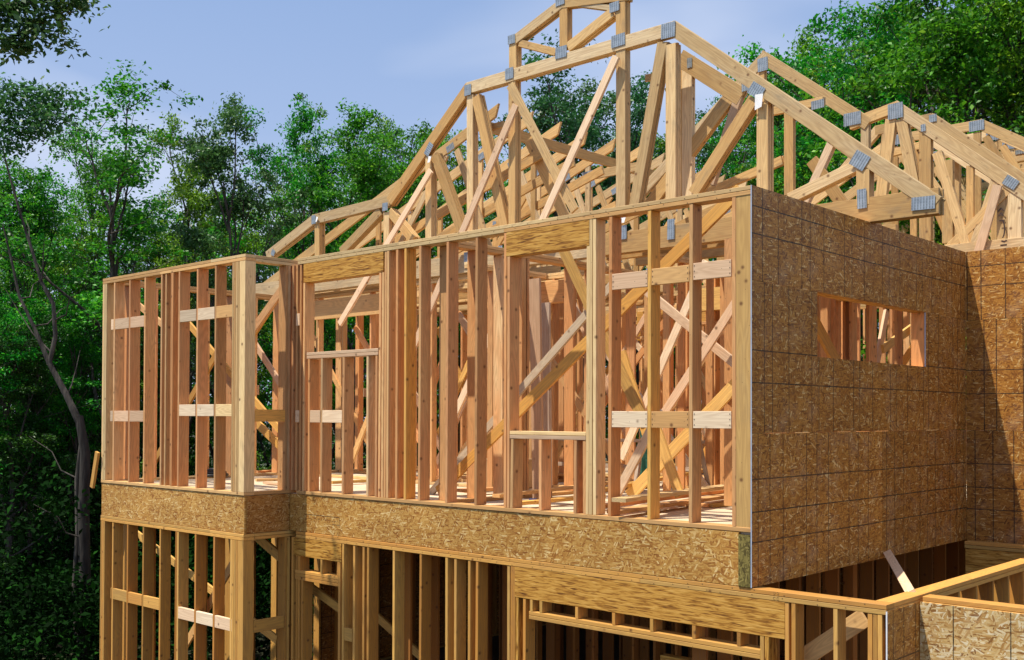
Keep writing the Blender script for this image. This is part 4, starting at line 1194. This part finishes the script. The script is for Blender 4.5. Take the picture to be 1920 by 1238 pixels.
# ------------------------------------------------------------------ TREES
def make_tree(seed, h=14.0, spread=1.0, leaf=.125, first=.28, nlimb=15, nleaf=88, upright=0.7, clump=.34):
    R = random.Random(seed)
    tv, tf = [], []
    tips = []

    def seg(pts, rad, sides):
        v, f = tube_geo(pts, rad, sides, len(tv)); tv.extend(v); tf.extend(f)

    def path(p, d, ln, steps, wander, lift):
        pts = [p.copy()]
        for _ in range(steps):
            d = (d + V((R.uniform(-1, 1), R.uniform(-1, 1), R.uniform(-1, 1))) * wander + V((0, 0, lift))).normalized()
            p = p + d * (ln / steps); pts.append(p.copy())
        return pts, d
    tr, _ = path(V((0, 0, 0)), V((R.uniform(-.05, .05), R.uniform(-.05, .05), 1)), h * .92, 12, .07, .05)
    r_base = h * .013
    seg(tr, [r_base * (1 - .92 * i / 12) + .01 for i in range(13)], 8)
    for i in range(nlimb):
        f = first + (1 - first) * ((i + R.random()) / nlimb) ** .9 * .98
        k = min(11, int(f * 12)); t = f * 12 - k
        p = tr[k].lerp(tr[min(12, k + 1)], min(1, t))
        az = i * 2.4 + R.uniform(-.5, .5)
        el = upright + R.uniform(-.25, .3) + f * .35
        ln = h * spread * (.36 - .22 * max(0, f - .35)) * R.uniform(.7, 1.15) * (0.65 if f < .4 else 1)
        d = V((math.cos(az) * math.cos(el), math.sin(az) * math.cos(el), math.sin(el)))
        lp_, _ = path(p, d, ln, 6, .16, .06)
        rr = r_base * .5 * (1 - .6 * f)
        seg(lp_, [rr * (1 - .85 * q / 6) + .006 for q in range(7)], 5)
        tips.append(lp_[-1])
        for j in range(5 if f > .35 else 4):
            q = R.uniform(.3, 1) * 6; kk = min(5, int(q)); pp = lp_[kk].lerp(lp_[kk + 1], q - kk)
            dd = (lp_[kk + 1] - lp_[kk]).normalized() + V((R.uniform(-1, 1), R.uniform(-1, 1), R.uniform(-.5, .8))) * .9
            bl = ln * R.uniform(.28, .5)
            bp2, _ = path(pp, dd.normalized(), bl, 3, .25, .05)
            seg(bp2, [rr * .4, rr * .3, rr * .2, .004], 4)
            tips.append(bp2[-1])
            if j == 0: tips.append(bp2[2])
            for _ in range(2):
                dd2 = V((R.uniform(-1, 1), R.uniform(-1, 1), R.uniform(-.4, .7))).normalized()
                q2 = bp2[R.choice((1, 2, 3))]
                e = q2 + dd2 * bl * R.uniform(.3, .6)
                seg([q2, e], [rr * .15 + .003, .003], 3)
                tips.append(e)
    me = bpy.data.meshes.new('trunk'); me.from_pydata([tuple(v) for v in tv], [], tf); me.update()
    for p in me.polygons: p.use_smooth = True
    # leaves
    rs = np.random.RandomState(seed)
    T = np.array([tuple(t) for t in tips])
    cm = leaf_mesh(T, rs, nleaf, clump, leaf)
    zs = np.empty(len(cm.vertices) * 3, dtype=np.float32); cm.vertices.foreach_get('co', zs)
    return me, cm, float(np.percentile(zs[2::3], 99.3))


def leaf_mesh(T, rs, nleaf, clump, leaf, name='crown'):
    n = len(T) * nleaf
    C = np.repeat(T, nleaf, 0)
    off = rs.normal(size=(n, 3)) * np.array([clump, clump, clump * .55]) * .62
    size_c = np.repeat(rs.uniform(.55, 1.25, len(T)), nleaf)[:, None]
    C = C + off * size_c
    nrm = rs.normal(size=(n, 3)) * .75 + np.array([0, 0, .9]); nrm /= np.linalg.norm(nrm, axis=1)[:, None]
    a = rs.normal(size=(n, 3)); a -= nrm * (a * nrm).sum(1)[:, None]; a /= np.linalg.norm(a, axis=1)[:, None]
    b = np.cross(nrm, a)
    s = (leaf * rs.uniform(.6, 1.25, n))[:, None]
    v = np.empty((n, 4, 3))
    v[:, 0] = C - a * s * .5; v[:, 2] = C + a * s * .5 - nrm * s * .10
    v[:, 1] = C + b * s * .27 + nrm * s * .06; v[:, 3] = C - b * s * .27 + nrm * s * .06
    me = bpy.data.meshes.new(name)
    me.vertices.add(n * 4); me.loops.add(n * 4); me.polygons.add(n)
    me.vertices.foreach_set('co', v.reshape(-1).astype(np.float32))
    me.loops.foreach_set('vertex_index', np.arange(n * 4, dtype=np.int32))
    me.polygons.foreach_set('loop_start', np.arange(0, n * 4, 4, dtype=np.int32))
    me.polygons.foreach_set('loop_total', np.full(n, 4, dtype=np.int32))
    me.update(); me.validate()
    return me


TEMPL = {}
for nm, kw in {'a': dict(seed=1, nlimb=14, spread=.85), 'b': dict(seed=2, nlimb=12, spread=.75, upright=.85, first=.35), 'c': dict(seed=5, nlimb=17, spread=1.15, upright=.45),
               'd': dict(seed=9, nlimb=10, spread=.9, first=.42, upright=.95, nleaf=60), 'e': dict(seed=13, nlimb=18, first=.12, spread=1.05)}.items():
    TEMPL[nm] = make_tree(**kw)
LEAFCOPY = {}


def tree(px, dist, top_py, tm, label, mat='leaf', wid=1.0, group='background trees', brk='bark', rot=None):
    base = far(px, 800, dist)
    base.z = GZ - .2
    top = CAM.z + (ray(px, top_py) * dist).z
    hgt = top - base.z
    tme, cme, th = TEMPL[tm]
    k = hgt / th
    key = (tm, mat)
    if key not in LEAFCOPY:
        c = cme.copy(); c.materials.clear(); c.materials.append(M[mat]); LEAFCOPY[key] = c
    key2 = (tm, brk, 't')
    if key2 not in LEAFCOPY:
        c = tme.copy(); c.materials.clear(); c.materials.append(M[brk]); LEAFCOPY[key2] = c
    r = thing('broadleaf_tree', label, 'tree', base, group)
    r.rotation_euler = (0, 0, random.uniform(0, 6.28) if rot is None else rot)
    r.scale = (k * wid, k * wid, k)
    for nm, me in (('trunk', LEAFCOPY[key2]), ('crown', LEAFCOPY[key])):
        o = bpy.data.objects.new(nm, me); COL.objects.link(o); o.parent = r
    return r


gA = 'trees of the wood behind the house'
common = 'leafy green tree standing in the wood behind the house'
# named individuals
tree(228, 22, 185, 'd', 'open airy tree with fine forked trunk rising above the bay wall', 'leaf', 1.15, None)
tree(345, 25, 222, 'b', 'slim upright tree right of the airy forked tree', 'leaf', .75, None)
tree(170, 27, 240, 'b', 'slim tree left of the airy forked tree', 'leaf', .7, None)
tree(600, 27, 232, 'c', 'full green crown between two tall trees beside the roof slope', 'leaf', .8, None)
tree(705, 28, 240, 'a', 'leafy crown meeting the upper end of the roof slope', 'leaf_deep', .8, None)
tree(450, 21, 208, 'b', 'tall dark tree above the left end of the front wall', 'leaf_deep', .85, None)
tree(545, 23, 200, 'a', 'tall slender tree left of the stepped truss', 'leaf', .75, None)
tree(650, 23, 214, 'a', 'tall tree with bare side twig next to the stepped truss', 'leaf', .9, None)
tree(762, 26, 255, 'e', 'lower tree just left of the steep truss chord', 'leaf', .85, None)
tree(865, 30, 262, 'e', 'small distant tree seen through the steep chord webs', 'leaf', .8, None)
tree(1060, 27, 172, 'b', 'dark tree seen through the girder truss, left one', 'leaf_deep', .95, None)
tree(1140, 25, 122, 'd', 'dark tall tree seen through the girder truss, middle one', 'leaf_deep', 1.1, None)
tree(1212, 27, 150, 'a', 'dark tree behind the twin girder posts', 'leaf_deep', .8, None)
tree(1345, 26, 145, 'c', 'bright tree behind the girder peak', 'leaf', .7, None)
tree(1500, 24, 85, 'b', 'slender tree at left edge of the big right-hand crowns', 'leaf', .8, None)
tree(1600, 19, 40, 'e', 'large bright tree filling the upper right, left crown', 'leaf', .85, None)
tree(1720, 17, -60, 'a', 'huge bright tree filling the upper right, middle crown', 'leaf', 1.0, None)
tree(1860, 18, -120, 'c', 'huge bright tree filling the upper right corner', 'leaf', 1.0, None)
tree(1980, 16, -60, 'e', 'big tree mostly outside the right edge', 'leaf', 1.0, None)
tree(20, 23, 300, 'e', 'dense tree at the far left edge behind the crooked trunk', 'leaf', .8, None)
tree(110, 27, 390, 'e', 'dense bushy tree between the crooked trunk and the house', 'leaf', .9, None)
rr = random.Random(3)
rows = [(30, 330, 'e', 23), (170, 440, 'c', 27), (300, 400, 'e', 29), (400, 370, 'a', 30), (510, 390, 'e', 29), (610, 370, 'c', 31), (700, 350, 'e', 30), (790, 350, 'a', 36), (900, 350, 'e', 36),
        (1000, 300, 'e', 34), (1090, 260, 'c', 32), (1180, 260, 'e', 32), (1270, 270, 'a', 33), (1370, 220, 'e', 31), (1470, 130, 'e', 30), (1560, 80, 'c', 26), (1640, 40, 'e', 23), (1750, 20, 'e', 22), (1830, 10, 'e', 21), (1930, 0, 'e', 22)]
for px, tp, tm, d in rows:
    tree(px, d, tp, tm, common, ('leaf', 'leaf', 'leaf_deep')[int(px) % 3], 1.0, gA)
gB = 'low trees in the shaded wood left of the house'
for px, tp, tm, d in ((15, 640, 'e', 20), (75, 700, 'e', 22), (135, 620, 'e', 24), (150, 560, 'b', 22), (60, 600, 'b', 21), (-10, 560, 'b', 20), (170, 760, 'e', 25), (240, 600, 'e', 27), (330, 560, 'e', 30), (-70, 480, 'c', 21), (30, 480, 'e', 25), (110, 470, 'c', 27)):
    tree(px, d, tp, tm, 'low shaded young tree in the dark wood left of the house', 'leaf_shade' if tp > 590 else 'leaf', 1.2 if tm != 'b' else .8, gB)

# crooked dark tree at left
ct = thing('crooked_tree', 'crooked bare-limbed tree with grey trunk left of the house', 'tree', far(155, 1238, 17.5))
D = 17.5
P_ = lambda px, py, d=D: far(px, py, d)
tube('trunk', [P_(158, 1500), P_(155, 1238), P_(160, 1120), P_(157, 960), P_(160, 850), P_(148, 780)], [.12, .105, .095, .09, .08, .065], M['bark_pale'], ct, 10)
tube('limb', [P_(150, 795), P_(125, 742), P_(92, 680), P_(62, 610), P_(36, 555), P_(22, 490), P_(5, 420)], [.065, .055, .045, .03, .025, .02, .01], M['bark'], ct, 8)
tube('limb', [P_(92, 685), P_(104, 630), P_(100, 570), P_(78, 530), P_(60, 470), P_(38, 400), P_(18, 330), P_(0, 260)], [.042, .038, .034, .03, .026, .022, .017, .008], M['bark'], ct, 8)
tube('limb', [P_(145, 1190), P_(140, 1100), P_(146, 1000), P_(144, 900), P_(152, 830)], [.05, .045, .04, .035, .03], M['bark'], ct, 6)
rs = np.random.RandomState(77)
def cl(px0, py0, px1, py1, n, d0, d1, seed):
    R = random.Random(seed); out = []
    for _ in range(n):
        out.append(tuple(far(R.uniform(px0, px1), R.uniform(py0, py1), R.uniform(d0, d1))))
    return out
tips = [tuple(P_(x, y, d + 4)) for x, y, d in ((5, 200, 13), (25, 170, 13), (55, 185, 13.2), (90, 180, 13.4), (118, 190, 13.5), (15, 225, 13), (50, 215, 13.4), (85, 215, 13), (40, 250, 13.2), (75, 245, 13), (20, 275, 13), (108, 225, 13.4), (-20, 240, 13), (-25, 190, 13))]
cme = leaf_mesh(np.array(tips), rs, 210, .40, .095); link('crown', cme, ct, M['leaf_deep'])
ob = thing('overhanging_branch', 'dark leafy branch hanging in at the top left corner', 'branch', far(-200, 0, 11))
tube('limb', [far(-220, 60, 11), far(-80, 20, 11), far(20, 10, 11), (far(110, 0, 11))], [.08, .05, .025, .008], M['bark'], ob, 6)
tips = [tuple(far(x, y, d)) for x, y, d in ((0, 20, 11), (30, 10, 11), (60, 30, 11.2), (95, 15, 11), (130, 8, 11.1), (150, 2, 11), (20, 50, 11), (50, 60, 11), (85, 50, 11.2), (15, 90, 11), (105, 72, 11), (35, 85, 11.1), (-30, 50, 11), (-20, 5, 11), (70, -20, 11), (120, -30, 11))]
link('foliage', leaf_mesh(np.array(tips), rs, 130, .20, .085), ob, M['leaf_deep'])

rt_ = random.Random(8)
for (px, py) in ((62, 612), (95, 660), (78, 530), (40, 560), (150, 900), (158, 1010), (60, 470), (125, 742), (103, 600)):
    a_ = P_(px, py); d_ = V((rt_.uniform(-1, 1), rt_.uniform(-1, 1), rt_.uniform(.1, .9)))
    tube('twig', [a_, a_ + d_ * .35, a_ + d_ * .6 + V((rt_.uniform(-.2, .2), 0, .2)), a_ + d_ * .95 + V((0, 0, .3))], [.016, .012, .008, .003], M['bark'], ct, 5)

# undergrowth (stuff)
R = random.Random(5); pts = []
for _ in range(1500):
    px = R.uniform(-150, 700); d = R.uniform(14, 34)
    p = far(px, 800, d); p.z = gheight(p.x, p.y) + R.uniform(0, 1.6) * (1 if R.random() < .8 else 2)
    if p.x > X_E - 1.0 and p.y < 10.5: continue
    pts.append(tuple(p))
for _ in range(900):
    px = R.uniform(650, 2100); d = R.uniform(24, 38)
    p = far(px, 800, d); p.z = gheight(p.x, p.y) + R.uniform(0, 2.5)
    pts.append(tuple(p))
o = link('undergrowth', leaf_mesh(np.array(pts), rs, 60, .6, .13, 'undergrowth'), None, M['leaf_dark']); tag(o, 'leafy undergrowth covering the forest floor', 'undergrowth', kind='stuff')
# far wood closing the gaps
pts = []
for _ in range(3600):
    px = R.uniform(-500, 2500); d = R.uniform(42, 50)
    hmax = 7.5 if px < 1350 else 12
    p = far(px, 800, d); p.z = -6 + (R.random() ** .8) * (hmax + 6 + 1.5 * math.sin(px * .021) + 1.2 * math.sin(px * .05))
    pts.append(tuple(p))
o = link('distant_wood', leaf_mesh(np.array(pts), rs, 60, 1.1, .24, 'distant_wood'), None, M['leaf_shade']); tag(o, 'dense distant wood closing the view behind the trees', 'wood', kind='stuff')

# ------------------------------------------------------------------ LIGHT
sd = V((0.53, 1.0, -2.6)).normalized()
el = math.asin(-sd.z)
sun = bpy.data.lights.new("sun", 'SUN'); sun.energy = 6.0; sun.angle = math.radians(.5); sun.color = (1.0, .93, .79)
so = bpy.data.objects.new("sun", sun); COL.objects.link(so)
so.rotation_euler = sd.to_track_quat('-Z', 'Y').to_euler()
w = bpy.data.worlds.new("World"); SC.world = w; w.use_nodes = True
N, L = w.node_tree.nodes, w.node_tree.links
bg = N["Background"]
sky = N.new("ShaderNodeTexSky"); sky.sky_type = 'NISHITA'; sky.sun_disc = False
sky.sun_elevation = el
to = -sd
sky.sun_rotation = math.atan2(to.x, to.y)
sky.air_density = 1.0; sky.dust_density = 1.2; sky.ozone_density = 2.2
tc = N.new("ShaderNodeTexCoord")
mp = N.new("ShaderNodeMapping"); mp.inputs["Scale"].default_value = (1.0, 1.0, 3.2); L.new(tc.outputs["Generated"], mp.inputs[0])
cn = N.new("ShaderNodeTexNoise"); cn.inputs["Scale"].default_value = 1.9; cn.inputs["Detail"].default_value = 4; cn.inputs["Roughness"].default_value = .45; cn.inputs["Distortion"].default_value = .3
L.new(mp.outputs[0], cn.inputs["Vector"])
cr = ramp(N, [(0.36, (0, 0, 0)), (0.47, (0.35, 0.35, 0.35)), (0.62, (1, 1, 1))]); L.new(cn.outputs[0], cr.inputs[0])
blue = mix(N, L, 0.72, sky.outputs[0], (2.5, 3.9, 6.9))
sz_ = N.new('ShaderNodeSeparateXYZ'); L.new(tc.outputs['Generated'], sz_.inputs[0])
hz_ = math_n(N, L, 'MULTIPLY_ADD', sz_.outputs[2], -1.6, 0.72, clamp=True)
fac_ = math_n(N, L, 'MAXIMUM', cr.outputs[0], hz_)
mx = mix(N, L, fac_, blue, (5.1, 5.9, 7.7))
L.new(mx, bg.inputs["Color"])
bg.inputs["Strength"].default_value = 0.12
SC.view_settings.view_transform = 'Standard'; SC.view_settings.look = 'None'; SC.view_settings.exposure = 0
SC.cycles.max_bounces = 6; SC.cycles.diffuse_bounces = 4; SC.cycles.transparent_max_bounces = 8
SC.cycles.use_denoising = True
